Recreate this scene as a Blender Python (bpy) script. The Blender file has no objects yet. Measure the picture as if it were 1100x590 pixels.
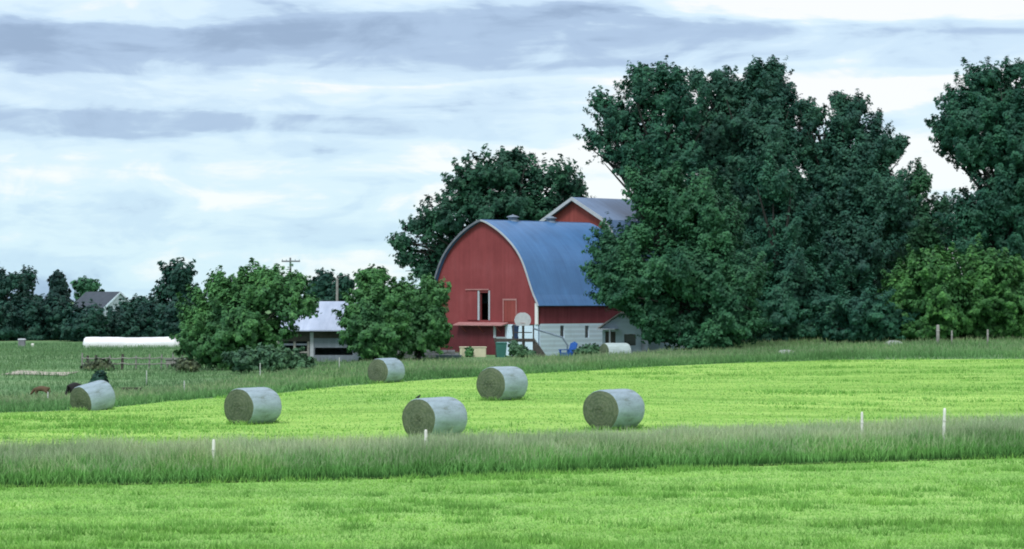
import bpy, bmesh, math, random
import numpy as np
from mathutils import Vector, Matrix

# ------------------------------------------------------------------ camera, sky, sun, exposure
SC = bpy.context.scene
COL = SC.collection
F, HC, HORIZON = 2800.0, 4.8, 322.0          # focal length in photo pixels, eye height, horizon row
cam_d = bpy.data.cameras.new('camera')
cam = bpy.data.objects.new('camera', cam_d)
COL.objects.link(cam)
cam.location = (0, 0, HC)
cam.rotation_euler = (math.radians(90), 0, 0)
cam_d.sensor_fit = 'HORIZONTAL'
cam_d.sensor_width = 36.0
cam_d.lens = 36.0 * F / 1100.0
cam_d.shift_y = (HORIZON - 295.0) / 1100.0
cam_d.clip_start = 0.5
cam_d.clip_end = 9000
SC.camera = cam

SUN_EL, SUN_AZ = math.radians(50), math.radians(203)     # azimuth clockwise from +Y: behind the camera, a little left
SKY_STRENGTH = 0.09
CLOUD = 0.69
world = bpy.data.worlds.new('World')
SC.world = world
world.use_nodes = True
wn, wl = world.node_tree.nodes, world.node_tree.links
wn.clear()


def wnode(t, **kw):
    n = wn.new(t)
    for k, v in kw.items():
        setattr(n, k, v)
    return n


def wmath(op, a, b=None, clamp=False):
    n = wnode('ShaderNodeMath', operation=op, use_clamp=clamp)
    for i, v in enumerate((a, b)):
        if v is None:
            continue
        if isinstance(v, (int, float)):
            n.inputs[i].default_value = v
        else:
            wl.new(v, n.inputs[i])
    return n.outputs[0]


tc = wnode('ShaderNodeTexCoord')
sep = wnode('ShaderNodeSeparateXYZ')
wl.new(tc.outputs['Generated'], sep.inputs[0])
dx, dy, dz = sep.outputs
sky = wnode('ShaderNodeTexSky', sky_type='NISHITA', sun_disc=False)
sky.sun_elevation = SUN_EL
sky.sun_rotation = SUN_AZ
skyc = wnode('ShaderNodeVectorMath', operation='SCALE')
wl.new(sky.outputs[0], skyc.inputs[0])
skyc.inputs['Scale'].default_value = SKY_STRENGTH


def streaks(kx, kz, scale, detail, off, dist=0.0):
    c = wnode('ShaderNodeCombineXYZ')
    wl.new(wmath('MULTIPLY', dx, kx), c.inputs[0])
    wl.new(wmath('MULTIPLY', dy, kx), c.inputs[1])
    wl.new(wmath('ADD', wmath('MULTIPLY', dz, kz), off), c.inputs[2])
    n = wnode('ShaderNodeTexNoise')
    n.inputs['Scale'].default_value = scale
    n.inputs['Detail'].default_value = detail
    n.inputs['Roughness'].default_value = 0.55
    n.inputs['Distortion'].default_value = dist
    wl.new(c.outputs[0], n.inputs['Vector'])
    return n.outputs[0]


n1 = streaks(5.0, 34.0, 1.25, 7, 3.7, 0.5)
n2 = streaks(20.0, 56.0, 1.2, 8, 9.2, 0.8)
n3 = streaks(9.0, 30.0, 1.2, 6, 21.3, 0.4)
# long low cloud bands seen in the photograph, by elevation
band = wnode('ShaderNodeValToRGB')
wl.new(wmath('MULTIPLY', wmath('ADD', dz, wmath('MULTIPLY', wmath('SUBTRACT', n1, 0.5), 0.040)), 5.0, clamp=True), band.inputs[0])
cr = band.color_ramp
cr.interpolation = 'EASE'
stops = [(0.0, .56), (0.10, .60), (0.16, .54), (0.22, .68), (0.29, .70), (0.318, .50), (0.345, .48), (0.37, .60), (0.41, .66), (0.435, .46), (0.465, .29), (0.505, .31), (0.545, .58), (0.60, .66),
         (0.66, .50), (0.74, .68), (0.84, .60), (1.0, .70)]
while len(cr.elements) > 1:
    cr.elements.remove(cr.elements[-1])
for i, (p, v) in enumerate(stops):
    e = cr.elements[0] if i == 0 else cr.elements.new(p)
    e.position = p
    e.color = (v, v, v, 1)
t = wmath('ADD', band.outputs[0], wmath('MULTIPLY', wmath('SUBTRACT', n1, 0.5), 0.75))
t = wmath('ADD', t, wmath('MULTIPLY', wmath('SUBTRACT', n2, 0.5), 0.55))
trend = wmath('MULTIPLY', wmath('MAXIMUM', wmath('MINIMUM', dx, 0.16), -0.16), 0.85)
t = wmath('ADD', wmath('ADD', t, trend), 0.05)
t = wmath('ADD', t, wmath('MULTIPLY', wmath('SUBTRACT', n3, 0.48), 0.55))
cc = wnode('ShaderNodeValToRGB')
wl.new(t, cc.inputs[0])
cr = cc.color_ramp
cr.interpolation = 'EASE'
cstops = [(0.16, (.33, .46, .65)), (0.34, (.45, .61, .82)), (0.50, (.66, .86, 1.02)), (0.62, (.77, .96, 1.06)), (0.76, (1.02, 1.06, 1.07))]
while len(cr.elements) > 1:
    cr.elements.remove(cr.elements[-1])
for i, (p, c) in enumerate(cstops):
    e = cr.elements[0] if i == 0 else cr.elements.new(p)
    e.position = p
    e.color = (*c, 1)
air = wnode('ShaderNodeValToRGB')                # air near the horizon turns the cloud cyan
wl.new(wmath('MULTIPLY', dz, 5.0, clamp=True), air.inputs[0])
air.color_ramp.elements[0].position = 0.05
air.color_ramp.elements[0].color = (.94, 1.0, 1.0, 1)
air.color_ramp.elements[1].position = 0.40
air.color_ramp.elements[1].color = (1.0, .98, 1.0, 1)
am = wnode('ShaderNodeVectorMath', operation='MULTIPLY')
wl.new(cc.outputs[0], am.inputs[0])
wl.new(air.outputs[0], am.inputs[1])
cl = wnode('ShaderNodeVectorMath', operation='SCALE')
wl.new(am.outputs[0], cl.inputs[0])
cl.inputs['Scale'].default_value = CLOUD
mixs = wnode('ShaderNodeMix', data_type='VECTOR')
mixs.inputs[0].default_value = 0.92           # nearly closed cloud cover
wl.new(skyc.outputs[0], mixs.inputs[4])
wl.new(cl.outputs[0], mixs.inputs[5])
bg = wnode('ShaderNodeBackground')
wl.new(mixs.outputs[1], bg.inputs[0])
bg.inputs[1].default_value = 1.0
wo = wnode('ShaderNodeOutputWorld')
wl.new(bg.outputs[0], wo.inputs[0])

sun_d = bpy.data.lights.new('sun', 'SUN')
sun_d.energy = 1.5
sun_d.angle = math.radians(16)
sun_d.color = (1.0, 0.97, 0.92)
sun = bpy.data.objects.new('sun', sun_d)
COL.objects.link(sun)
sdir = Vector((math.sin(SUN_AZ) * math.cos(SUN_EL), math.cos(SUN_AZ) * math.cos(SUN_EL), math.sin(SUN_EL)))
sun.rotation_euler = sdir.to_track_quat('Z', 'Y').to_euler()
sun.location = sdir * 100

SC.view_settings.view_transform = 'Standard'
SC.view_settings.look = 'None'
SC.view_settings.gamma = 1.0
SC.view_settings.exposure = 0.5
SC.view_settings.use_curve_mapping = False
SC.cycles.filter_width = 1.9
SC.cycles.max_bounces = 6
SC.cycles.transparent_max_bounces = 4

random.seed(11)
RNG = np.random.default_rng(23)


# ------------------------------------------------------------------ helpers
def sstep(a, b, x):
    t = np.clip((np.asarray(x, float) - a) / (b - a), 0, 1)
    return t * t * (3 - 2 * t)


def T(x, y):
    """height of the ground in metres"""
    x = np.asarray(x, float)
    y = np.asarray(y, float)
    z = 1.35 * sstep(6, 40, x) * sstep(150, 262, y)
    z = z + 0.30 * np.exp(-0.5 * (((x + 0.4) / 9) ** 2 + ((y - 116) / 11) ** 2))
    z = z - 0.80 * np.exp(-0.5 * (((x + 29) / 12) ** 2 + ((y - 150) / 24) ** 2))
    z = z + 0.05 * np.sin(x * 0.21 + 1.3) * np.sin(y * 0.13) * sstep(40, 70, y)
    return z


def Tz(x, y):
    return float(T(x, y))


def ground_at(px, py):
    """point of the ground seen at a row and column of the photograph"""
    y = 40.0
    while y < 900:
        z = HC - (py - HORIZON) / F * y
        x = (px - 550.0) / F * y
        if z <= Tz(x, y):
            return (x, y)
        y += 0.2
    return ((px - 550.0) / F * y, y)


def at(px, py, y):
    return Vector(((px - 550.0) / F * y, y, HC - (py - HORIZON) / F * y))


def X(px, y):
    return (px - 550.0) / F * y


def Z(py, y):
    return HC - (py - HORIZON) / F * y


def tag(o, label, cat=None, group=None, kind=None):
    o['label'] = label
    if cat:
        o['category'] = cat
    if group:
        o['group'] = group
    if kind:
        o['kind'] = kind
    return o


def link(name, me, parent=None, mat=None):
    o = bpy.data.objects.new(name, me)
    COL.objects.link(o)
    if parent is not None:
        o.parent = parent
    if mat is not None:
        me.materials.append(mat)
    return o


def empty(name, loc, rz=0.0):
    o = bpy.data.objects.new(name, None)
    COL.objects.link(o)
    o.location = loc
    o.rotation_euler = (0, 0, rz)
    o.empty_display_size = 0.3
    return o


def np_mesh(name, verts, faces, smooth=False, attr=None):
    """verts (n,3); faces (m,k) with one k"""
    me = bpy.data.meshes.new(name)
    verts = np.ascontiguousarray(verts, np.float32)
    faces = np.ascontiguousarray(faces, np.int32)
    m, k = faces.shape
    me.vertices.add(len(verts))
    me.vertices.foreach_set('co', verts.ravel())
    me.loops.add(m * k)
    me.loops.foreach_set('vertex_index', faces.ravel())
    me.polygons.add(m)
    me.polygons.foreach_set('loop_start', np.arange(0, m * k, k, dtype=np.int32))
    me.polygons.foreach_set('loop_total', np.full(m, k, np.int32))
    if smooth:
        me.polygons.foreach_set('use_smooth', np.ones(m, bool))
    me.update(calc_edges=True)
    if attr is not None:
        a = me.attributes.new('tip', 'FLOAT', 'POINT')
        a.data.foreach_set('value', np.ascontiguousarray(attr, np.float32))
    return me


class MB:
    """collects shapes for ONE mesh"""

    def __init__(self):
        self.v, self.f = [], []

    def add(self, verts, faces):
        o = len(self.v)
        self.v += [tuple(p) for p in verts]
        self.f += [tuple(i + o for i in f) for f in faces]
        return self

    def box(self, x0, x1, y0, y1, z0, z1, M=None):
        vs = [Vector((x, y, z)) for z in (z0, z1) for y in (y0, y1) for x in (x0, x1)]
        if M is not None:
            vs = [M @ p for p in vs]
        return self.add(vs, [(0, 2, 3, 1), (4, 5, 7, 6), (0, 1, 5, 4), (2, 6, 7, 3), (0, 4, 6, 2), (1, 3, 7, 5)])

    def tube(self, pts, rads, n=8, cap=True):
        pts = [Vector(p) for p in pts]
        rings = []
        prev = None
        for i, p in enumerate(pts):
            d = (pts[min(i + 1, len(pts) - 1)] - pts[max(i - 1, 0)])
            d = d.normalized() if d.length > 1e-9 else Vector((0, 0, 1))
            ref = prev if prev is not None else (Vector((1, 0, 0)) if abs(d.x) < 0.9 else Vector((0, 1, 0)))
            a = (ref - d * ref.dot(d)).normalized()
            b = d.cross(a)
            prev = a
            rings.append([p + (a * math.cos(2 * math.pi * k / n) + b * math.sin(2 * math.pi * k / n)) * rads[i] for k in range(n)])
        vs = [q for r in rings for q in r]
        fs = []
        for i in range(len(pts) - 1):
            for k in range(n):
                fs.append((i * n + k, i * n + (k + 1) % n, (i + 1) * n + (k + 1) % n, (i + 1) * n + k))
        if cap:
            fs.append(tuple(range(n - 1, -1, -1)))
            fs.append(tuple((len(pts) - 1) * n + k for k in range(n)))
        return self.add(vs, fs)

    def lathe(self, prof, n=16, M=None):
        """prof: (radius, height) pairs, round z"""
        vs, fs = [], []
        for r, h in prof:
            for k in range(n):
                a = 2 * math.pi * k / n
                p = Vector((r * math.cos(a), r * math.sin(a), h))
                vs.append(M @ p if M is not None else p)
        for i in range(len(prof) - 1):
            for k in range(n):
                fs.append((i * n + k, i * n + (k + 1) % n, (i + 1) * n + (k + 1) % n, (i + 1) * n + k))
        fs.append(tuple(range(n - 1, -1, -1)))
        fs.append(tuple((len(prof) - 1) * n + k for k in range(n)))
        return self.add(vs, fs)

    def build(self, name, mat, parent=None, smooth=False, bevel=0.0):
        me = bpy.data.meshes.new(name)
        me.from_pydata(self.v, [], self.f)
        me.update()
        if smooth:
            for p in me.polygons:
                p.use_smooth = True
        o = link(name, me, parent, mat)
        if bevel:
            m = o.modifiers.new('bevel', 'BEVEL')
            m.width = bevel
            m.segments = 2
            m.limit_method = 'ANGLE'
        return o


# ------------------------------------------------------------------ materials
def material(name):
    m = bpy.data.materials.new(name)
    m.use_nodes = True
    nt = m.node_tree
    b = nt.nodes['Principled BSDF']
    return m, nt, b


def noise(nt, vec, scale, detail=4, rough=0.55, mapscale=None):
    n = nt.nodes.new('ShaderNodeTexNoise')
    n.inputs['Scale'].default_value = scale
    n.inputs['Detail'].default_value = detail
    n.inputs['Roughness'].default_value = rough
    if mapscale is not None:
        mp = nt.nodes.new('ShaderNodeMapping')
        mp.inputs['Scale'].default_value = mapscale
        nt.links.new(vec, mp.inputs[0])
        vec = mp.outputs[0]
    nt.links.new(vec, n.inputs['Vector'])
    return n.outputs[0]


def ramp(nt, fac, stops, interp='LINEAR'):
    r = nt.nodes.new('ShaderNodeValToRGB')
    r.color_ramp.interpolation = interp
    while len(r.color_ramp.elements) > 1:
        r.color_ramp.elements.remove(r.color_ramp.elements[-1])
    for i, (p, c) in enumerate(stops):
        e = r.color_ramp.elements[0] if i == 0 else r.color_ramp.elements.new(p)
        e.position = p
        e.color = (*c, 1) if len(c) == 3 else c
    nt.links.new(fac, r.inputs[0])
    return r.outputs[0]


def mixc(nt, fac, a, b, mode='MIX'):
    n = nt.nodes.new('ShaderNodeMix')
    n.data_type = 'RGBA'
    n.blend_type = mode
    for s, v in ((0, fac), (6, a), (7, b)):
        if isinstance(v, (int, float)):
            n.inputs[s].default_value = v
        elif isinstance(v, tuple):
            n.inputs[s].default_value = (*v, 1)
        else:
            nt.links.new(v, n.inputs[s])
    return n.outputs[2]


def bump(nt, b, h, strength=0.3, dist=0.05):
    n = nt.nodes.new('ShaderNodeBump')
    n.inputs['Strength'].default_value = strength
    n.inputs['Distance'].default_value = dist
    nt.links.new(h, n.inputs['Height'])
    nt.links.new(n.outputs[0], b.inputs['Normal'])


def paint(name, col, rough=0.7, var=0.18, scale=1.5, metallic=0.0, mapscale=None, dirt=None, spec=0.3):
    m, nt, b = material(name)
    tcn = nt.nodes.new('ShaderNodeTexCoord')
    n = noise(nt, tcn.outputs['Object'], scale, 5, 0.6, mapscale)
    lo = tuple(c * (1 - var) for c in col)
    hi = tuple(min(1, c * (1 + var)) for c in col)
    c = ramp(nt, n, [(0.3, lo), (0.7, hi)])
    if dirt:
        n2 = noise(nt, tcn.outputs['Object'], scale * 0.6, 6, 0.7)
        c = mixc(nt, ramp(nt, n2, [(0.5, (0, 0, 0)), (0.72, (1, 1, 1))]), c, dirt)
    nt.links.new(c, b.inputs['Base Color'])
    b.inputs['Roughness'].default_value = rough
    b.inputs['Metallic'].default_value = metallic
    b.inputs['Specular IOR Level'].default_value = spec
    bump(nt, b, n, 0.2, 0.02)
    return m


def leaf_mat(name, col, spread=0.22, trans=0.13, tint=(1, 1, 1)):
    m, nt, b = material(name)
    g = nt.nodes.new('ShaderNodeNewGeometry')
    c = ramp(nt, g.outputs['Random Per Island'],
             [(0.0, tuple(x * (1 - spread) for x in col)), (0.6, col),
              (1.0, (col[0] * (1 + 1.5 * spread), col[1] * (1 + spread), col[2] * (1 + 0.3 * spread)))])
    tcn = nt.nodes.new('ShaderNodeTexCoord')
    big = noise(nt, tcn.outputs['Object'], 0.35, 3)
    c = mixc(nt, 1.0, c, ramp(nt, big, [(0.35, (.66, .72, .8)), (0.65, (1.28, 1.22, 1.05))]), 'MULTIPLY')
    nt.links.new(c, b.inputs['Base Color'])
    b.inputs['Roughness'].default_value = 0.6
    b.inputs['Specular IOR Level'].default_value = 0.25
    tr = nt.nodes.new('ShaderNodeBsdfTranslucent')
    nt.links.new(c, tr.inputs[0])
    mx = nt.nodes.new('ShaderNodeMixShader')
    mx.inputs[0].default_value = trans
    nt.links.new(b.outputs[0], mx.inputs[1])
    nt.links.new(tr.outputs[0], mx.inputs[2])
    nt.links.new(mx.outputs[0], nt.nodes['Material Output'].inputs[0])
    return m


def grass_mat(name, base, mid, tip, spread=0.3, scale=0.25):
    """blade colour from foot to seed head (attribute tip: 0 foot, 1 head)"""
    m, nt, b = material(name)
    a = nt.nodes.new('ShaderNodeAttribute')
    a.attribute_name = 'tip'
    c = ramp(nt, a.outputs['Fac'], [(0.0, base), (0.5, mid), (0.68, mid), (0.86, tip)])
    g = nt.nodes.new('ShaderNodeNewGeometry')
    r = ramp(nt, g.outputs['Random Per Island'], [(0, (1 - spread,) * 3), (1, (1 + spread,) * 3)])
    c = mixc(nt, 1.0, c, r, 'MULTIPLY')
    tcn = nt.nodes.new('ShaderNodeTexCoord')
    n = noise(nt, tcn.outputs['Object'], scale, 5, 0.65)
    c = mixc(nt, 1.0, c, ramp(nt, n, [(0.34, (.70, .76, .72)), (0.5, (1, 1, 1)), (0.68, (1.2, 1.12, 1.02))]), 'MULTIPLY')
    n_ = noise(nt, tcn.outputs['Object'], 0.22, 5, 0.65, (0.3, 1.0, 1.0))
    c = mixc(nt, 1.0, c, ramp(nt, n_, [(0.36, (.80, .84, .76)), (0.52, (1, 1, 1)), (0.68, (1.1, 1.06, 1.06))]), 'MULTIPLY')
    nt.links.new(c, b.inputs['Base Color'])
    b.inputs['Roughness'].default_value = 0.7
    b.inputs['Specular IOR Level'].default_value = 0.15
    tr = nt.nodes.new('ShaderNodeBsdfTranslucent')
    nt.links.new(c, tr.inputs[0])
    mx = nt.nodes.new('ShaderNodeMixShader')
    mx.inputs[0].default_value = 0.35
    nt.links.new(b.outputs[0], mx.inputs[1])
    nt.links.new(tr.outputs[0], mx.inputs[2])
    nt.links.new(mx.outputs[0], nt.nodes['Material Output'].inputs[0])
    return m


def field_mat(name, c0, c1, c2, s1=0.5, s2=2.5):
    m, nt, b = material(name)
    tcn = nt.nodes.new('ShaderNodeTexCoord')
    v = tcn.outputs['Object']
    a = noise(nt, v, s1, 5, 0.6, (0.35, 1.0, 1.0))
    d = noise(nt, v, s2, 5, 0.7)
    f = nt.nodes.new('ShaderNodeMath')
    f.operation = 'ADD'
    mu = nt.nodes.new('ShaderNodeMath')
    mu.operation = 'MULTIPLY'
    mu.inputs[1].default_value = 0.55
    nt.links.new(d, mu.inputs[0])
    nt.links.new(a, f.inputs[0])
    nt.links.new(mu.outputs[0], f.inputs[1])
    c = ramp(nt, f.outputs[0], [(0.55, c0), (0.74, c1), (0.95, c2)])
    big = noise(nt, v, 0.045, 3)
    c = mixc(nt, 1.0, c, ramp(nt, big, [(0.35, (.86, .90, .84)), (0.65, (1.12, 1.06, 1.04))]), 'MULTIPLY')
    mid = noise(nt, v, 0.22, 5, 0.65, (0.3, 1.0, 1.0))
    c = mixc(nt, 1.0, c, ramp(nt, mid, [(0.36, (.74, .80, .70)), (0.52, (1, 1, 1)), (0.68, (1.1, 1.06, 1.06))]), 'MULTIPLY')
    nt.links.new(c, b.inputs['Base Color'])
    b.inputs['Roughness'].default_value = 0.9
    b.inputs['Specular IOR Level'].default_value = 0.05
    bump(nt, b, d, 0.5, 0.06)
    return m


def board_mat(name, col, board=0.22, var=0.2, axis=0):
    m, nt, b = material(name)
    tcn = nt.nodes.new('ShaderNodeTexCoord')
    v = tcn.outputs['Object']
    sp = nt.nodes.new('ShaderNodeSeparateXYZ')
    nt.links.new(v, sp.inputs[0])
    d = nt.nodes.new('ShaderNodeMath')
    d.operation = 'DIVIDE'
    d.inputs[1].default_value = board
    nt.links.new(sp.outputs[axis], d.inputs[0])
    fl = nt.nodes.new('ShaderNodeMath')
    fl.operation = 'FLOOR'
    nt.links.new(d.outputs[0], fl.inputs[0])
    wn_ = nt.nodes.new('ShaderNodeTexWhiteNoise')
    wn_.noise_dimensions = '1D'
    nt.links.new(fl.outputs[0], wn_.inputs['W'])
    fr = nt.nodes.new('ShaderNodeMath')
    fr.operation = 'FRACT'
    nt.links.new(d.outputs[0], fr.inputs[0])
    c = ramp(nt, wn_.outputs[0], [(0, tuple(x * (1 - var) for x in col)), (1, tuple(x * (1 + var) for x in col))])
    sc = (1, 1, 0.12) if axis != 2 else (0.12, 0.12, 1)
    st = noise(nt, v, 2.2, 6, 0.7, sc)
    c = mixc(nt, 1.0, c, ramp(nt, st, [(0.3, (.90, .90, .91)), (0.62, (1.03, 1.03, 1.03)), (0.85, (1.14, 1.16, 1.18))]), 'MULTIPLY')
    bl = noise(nt, v, 0.35, 4, 0.6)
    c = mixc(nt, 1.0, c, ramp(nt, bl, [(0.3, (.84, .80, .80)), (0.55, (1, 1, 1)), (0.75, (1.12, 1.3, 1.3))]), 'MULTIPLY')
    gap = ramp(nt, fr.outputs[0], [(0.0, (0, 0, 0)), (0.06, (1, 1, 1)), (0.95, (1, 1, 1)), (1.0, (0, 0, 0))])
    nt.links.new(c, b.inputs['Base Color'])
    b.inputs['Roughness'].default_value = 0.75
    b.inputs['Specular IOR Level'].default_value = 0.2
    bump(nt, b, gap, 0.6, 0.02)
    return m


def block_mat(name, col):
    m, nt, b = material(name)
    tcn = nt.nodes.new('ShaderNodeTexCoord')
    v = tcn.outputs['Object']
    mp = nt.nodes.new('ShaderNodeMapping')
    mp.inputs['Rotation'].default_value = (math.radians(90), 0, 0)
    nt.links.new(v, mp.inputs[0])
    br = nt.nodes.new('ShaderNodeTexBrick')
    br.inputs['Scale'].default_value = 1.0
    br.inputs['Brick Width'].default_value = 0.4
    br.inputs['Row Height'].default_value = 0.2
    br.inputs['Mortar Size'].default_value = 0.012
    br.inputs['Color1'].default_value = (*col, 1)
    br.inputs['Color2'].default_value = (*[c * 0.93 for c in col], 1)
    br.inputs['Mortar'].default_value = (*[c * 0.8 for c in col], 1)
    nt.links.new(mp.outputs[0], br.inputs['Vector'])
    n = noise(nt, v, 0.8, 6, 0.7)
    c = mixc(nt, ramp(nt, n, [(0.55, (0, 0, 0)), (0.8, (.6, .6, .6))]), br.outputs[0], (col[0] * .62, col[1] * .6, col[2] * .58))
    nt.links.new(c, b.inputs['Base Color'])
    b.inputs['Roughness'].default_value = 0.85
    bump(nt, b, br.outputs['Fac'], -0.4, 0.01)
    return m


def roof_mat(name, col, seam=0.45, axis=1, rough=0.45):
    m, nt, b = material(name)
    tcn = nt.nodes.new('ShaderNodeTexCoord')
    v = tcn.outputs['Object']
    n = noise(nt, v, 0.5, 5, 0.6)
    n2 = noise(nt, v, 1.5, 5, 0.7, (0.15, 1.2, 0.15) if axis == 1 else (1.2, .15, .15))
    c = ramp(nt, n, [(0.3, tuple(x * .88 for x in col)), (0.7, tuple(x * 1.1 for x in col))])
    c = mixc(nt, 1.0, c, ramp(nt, n2, [(0.3, (.82, .84, .86)), (0.7, (1.14, 1.12, 1.1))]), 'MULTIPLY')
    sp = nt.nodes.new('ShaderNodeSeparateXYZ')
    nt.links.new(v, sp.inputs[0])
    d = nt.nodes.new('ShaderNodeMath')
    d.operation = 'DIVIDE'
    d.inputs[1].default_value = seam
    nt.links.new(sp.outputs[axis], d.inputs[0])
    fr = nt.nodes.new('ShaderNodeMath')
    fr.operation = 'FRACT'
    nt.links.new(d.outputs[0], fr.inputs[0])
    h = ramp(nt, fr.outputs[0], [(0.0, (1, 1, 1)), (0.1, (0, 0, 0)), (0.9, (0, 0, 0)), (1, (1, 1, 1))])
    nt.links.new(c, b.inputs['Base Color'])
    b.inputs['Roughness'].default_value = rough
    b.inputs['Specular IOR Level'].default_value = 0.4
    bump(nt, b, h, 0.35, 0.02)
    return m


def hay_mat(name, c0, c1):
    """round bale end: rolled layers round local Y"""
    m, nt, b = material(name)
    tcn = nt.nodes.new('ShaderNodeTexCoord')
    v = tcn.outputs['Object']
    sp = nt.nodes.new('ShaderNodeSeparateXYZ')
    nt.links.new(v, sp.inputs[0])
    cb = nt.nodes.new('ShaderNodeCombineXYZ')
    nt.links.new(sp.outputs[0], cb.inputs[0])
    nt.links.new(sp.outputs[2], cb.inputs[1])
    w = nt.nodes.new('ShaderNodeTexWave')
    w.wave_type = 'RINGS'
    w.rings_direction = 'Z'
    w.inputs['Scale'].default_value = 2.3
    w.inputs['Distortion'].default_value = 5.0
    w.inputs['Detail'].default_value = 3
    w.inputs['Detail Scale'].default_value = 2.5
    nt.links.new(cb.outputs[0], w.inputs['Vector'])
    n = noise(nt, v, 9.0, 6, 0.75)
    f = mixc(nt, 0.86, w.outputs['Color'], n)
    big = noise(nt, v, 1.6, 4, 0.6)
    f = mixc(nt, 0.4, f, big)
    c = ramp(nt, f, [(0.3, c0), (0.66, c1)])
    info = nt.nodes.new('ShaderNodeObjectInfo')
    c = mixc(nt, 1.0, c, ramp(nt, info.outputs['Random'], [(0, (.85, .87, .85)), (1, (1.15, 1.12, 1.1))]), 'MULTIPLY')
    nt.links.new(c, b.inputs['Base Color'])
    b.inputs['Roughness'].default_value = 0.95
    b.inputs['Specular IOR Level'].default_value = 0.05
    bump(nt, b, f, 0.9, 0.06)
    return m


def wrap_mat(name, col, under):
    """net wrap over hay: fine white mesh, hay showing through in patches"""
    m, nt, b = material(name)
    tcn = nt.nodes.new('ShaderNodeTexCoord')
    v = tcn.outputs['Object']
    n = noise(nt, v, 3.5, 6, 0.7, (1, 0.35, 1))
    n2 = noise(nt, v, 22.0, 3, 0.6, (1, 3, 1))
    f = mixc(nt, 0.35, n, n2)
    c = ramp(nt, f, [(0.36, under), (0.47, tuple(x * .86 for x in col)), (0.56, col), (0.7, tuple(min(1, x * 1.22) for x in col))])
    info = nt.nodes.new('ShaderNodeObjectInfo')
    c = mixc(nt, 1.0, c, ramp(nt, info.outputs['Random'], [(0, (.92, .93, .95)), (1, (1.08, 1.06, 1.04))]), 'MULTIPLY')
    nt.links.new(c, b.inputs['Base Color'])
    b.inputs['Roughness'].default_value = 0.6
    b.inputs['Specular IOR Level'].default_value = 0.25
    bump(nt, b, n, 0.5, 0.05)
    return m


M = {}
M['mown'] = field_mat('mown_field', (.18, .37, .075), (.29, .51, .118), (.37, .58, .165), 0.35, 2.2)
M['mown_near'] = field_mat('mown_field_near', (.15, .35, .075), (.26, .48, .13), (.33, .55, .18), 0.5, 3.0)
M['pasture'] = field_mat('pasture', (.07, .16, .07), (.13, .25, .115), (.20, .31, .17), 0.12, 0.7)
M['soil'] = field_mat('strip_soil', (.03, .07, .025), (.05, .11, .035), (.07, .13, .05), 0.4, 2.0)
M['dirt'] = field_mat('bare_dirt', (.24, .26, .2), (.36, .36, .32), (.45, .44, .4), 0.6, 2.0)
M['tall'] = grass_mat('tall_grass', (.05, .18, .05), (.22, .50, .155), (.43, .53, .34))  # green foot, darkened further for the shade at the strip's base
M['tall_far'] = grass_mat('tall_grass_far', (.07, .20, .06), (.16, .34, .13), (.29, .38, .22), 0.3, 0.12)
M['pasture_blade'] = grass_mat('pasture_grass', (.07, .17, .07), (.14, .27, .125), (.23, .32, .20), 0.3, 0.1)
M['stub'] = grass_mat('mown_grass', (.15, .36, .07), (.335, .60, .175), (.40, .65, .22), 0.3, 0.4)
M['bark'] = paint('bark', (.030, .033, .030), 0.9, 0.3, 4)
M['leaf_big'] = leaf_mat('leaf_dark', (.027, .118, .080))
M['leaf_big2'] = leaf_mat('leaf_dark_grey', (.030, .112, .084))
M['leaf_front'] = leaf_mat('leaf_mid', (.037, .142, .076))
M['leaf_behind'] = leaf_mat('leaf_behind', (.024, .100, .064))
M['leaf_bush'] = leaf_mat('leaf_bush', (.066, .205, .078), 0.32)
M['leaf_yellow'] = leaf_mat('leaf_yellow', (.058, .190, .060), 0.32)
M['leaf_far'] = leaf_mat('leaf_far', (.018, .078, .062))
M['leaf_conifer'] = leaf_mat('leaf_conifer', (.013, .054, .052))
M['leaf_hedge'] = leaf_mat('leaf_hedge', (.07, .17, .10))
M['leaf_dry'] = leaf_mat('leaf_dry', (.085, .125, .08), 0.4)
M['red'] = board_mat('red_boards', (.262, .058, .064), 0.22, 0.05)
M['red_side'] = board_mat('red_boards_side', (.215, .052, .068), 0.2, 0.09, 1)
M['red_ledge_shade'] = board_mat('ledge_shaded_red_boards', (.125, .028, .036), 0.22, 0.12)  # barn red darkened to carry the shadow below the ledge
M['red2'] = board_mat('red_boards_plain', (.28, .068, .062), 0.2, 0.09)
M['trim'] = paint('white_trim', (.42, .46, .52), 0.6, 0.1, 2)
M['greyed'] = paint('verge_shaded_trim', (.15, .17, .21), 0.7, 0.2, 2)  # left half of the same verge trim, overhang shade put into its colour
M['trim_red'] = paint('faded_trim', (.40, .20, .20), 0.7, 0.15, 2)
M['block'] = block_mat('white_block', (.66, .82, .97))
M['roof'] = roof_mat('metal_roof', (.055, .165, .37), 0.6, 1)
M['roof2'] = roof_mat('metal_roof_pale', (.12, .21, .38), 0.6, 1)
M['steel'] = paint('galvanised', (.19, .25, .33), 0.45, 0.15, 3, 0.4)
M['shed_roof'] = roof_mat('white_metal_roof', (.40, .47, .62), 0.75, 0, 0.5)
M['shed_wall'] = board_mat('grey_siding', (.22, .27, .33), 0.3, 0.1)
M['dark'] = paint('dark_interior', (.02, .02, .022), 0.9, 0.2, 2)
M['darkwood'] = paint('eave_shaded_wood', (.07, .065, .06), 0.85, 0.3, 3)
M['greywood'] = paint('grey_wood', (.26, .26, .25), 0.85, 0.25, 3)
M['white'] = paint('white_plastic', (.78, .79, .80), 0.45, 0.06, 2)
M['bag'] = paint('white_film', (.80, .82, .86), 0.35, 0.06, 1.2, spec=0.45)
M['bag_end'] = paint('grey_film', (.42, .44, .44), 0.5, 0.2, 2)
M['cream'] = paint('cream_paint', (.60, .58, .43), 0.7, 0.12, 1.5)
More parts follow.
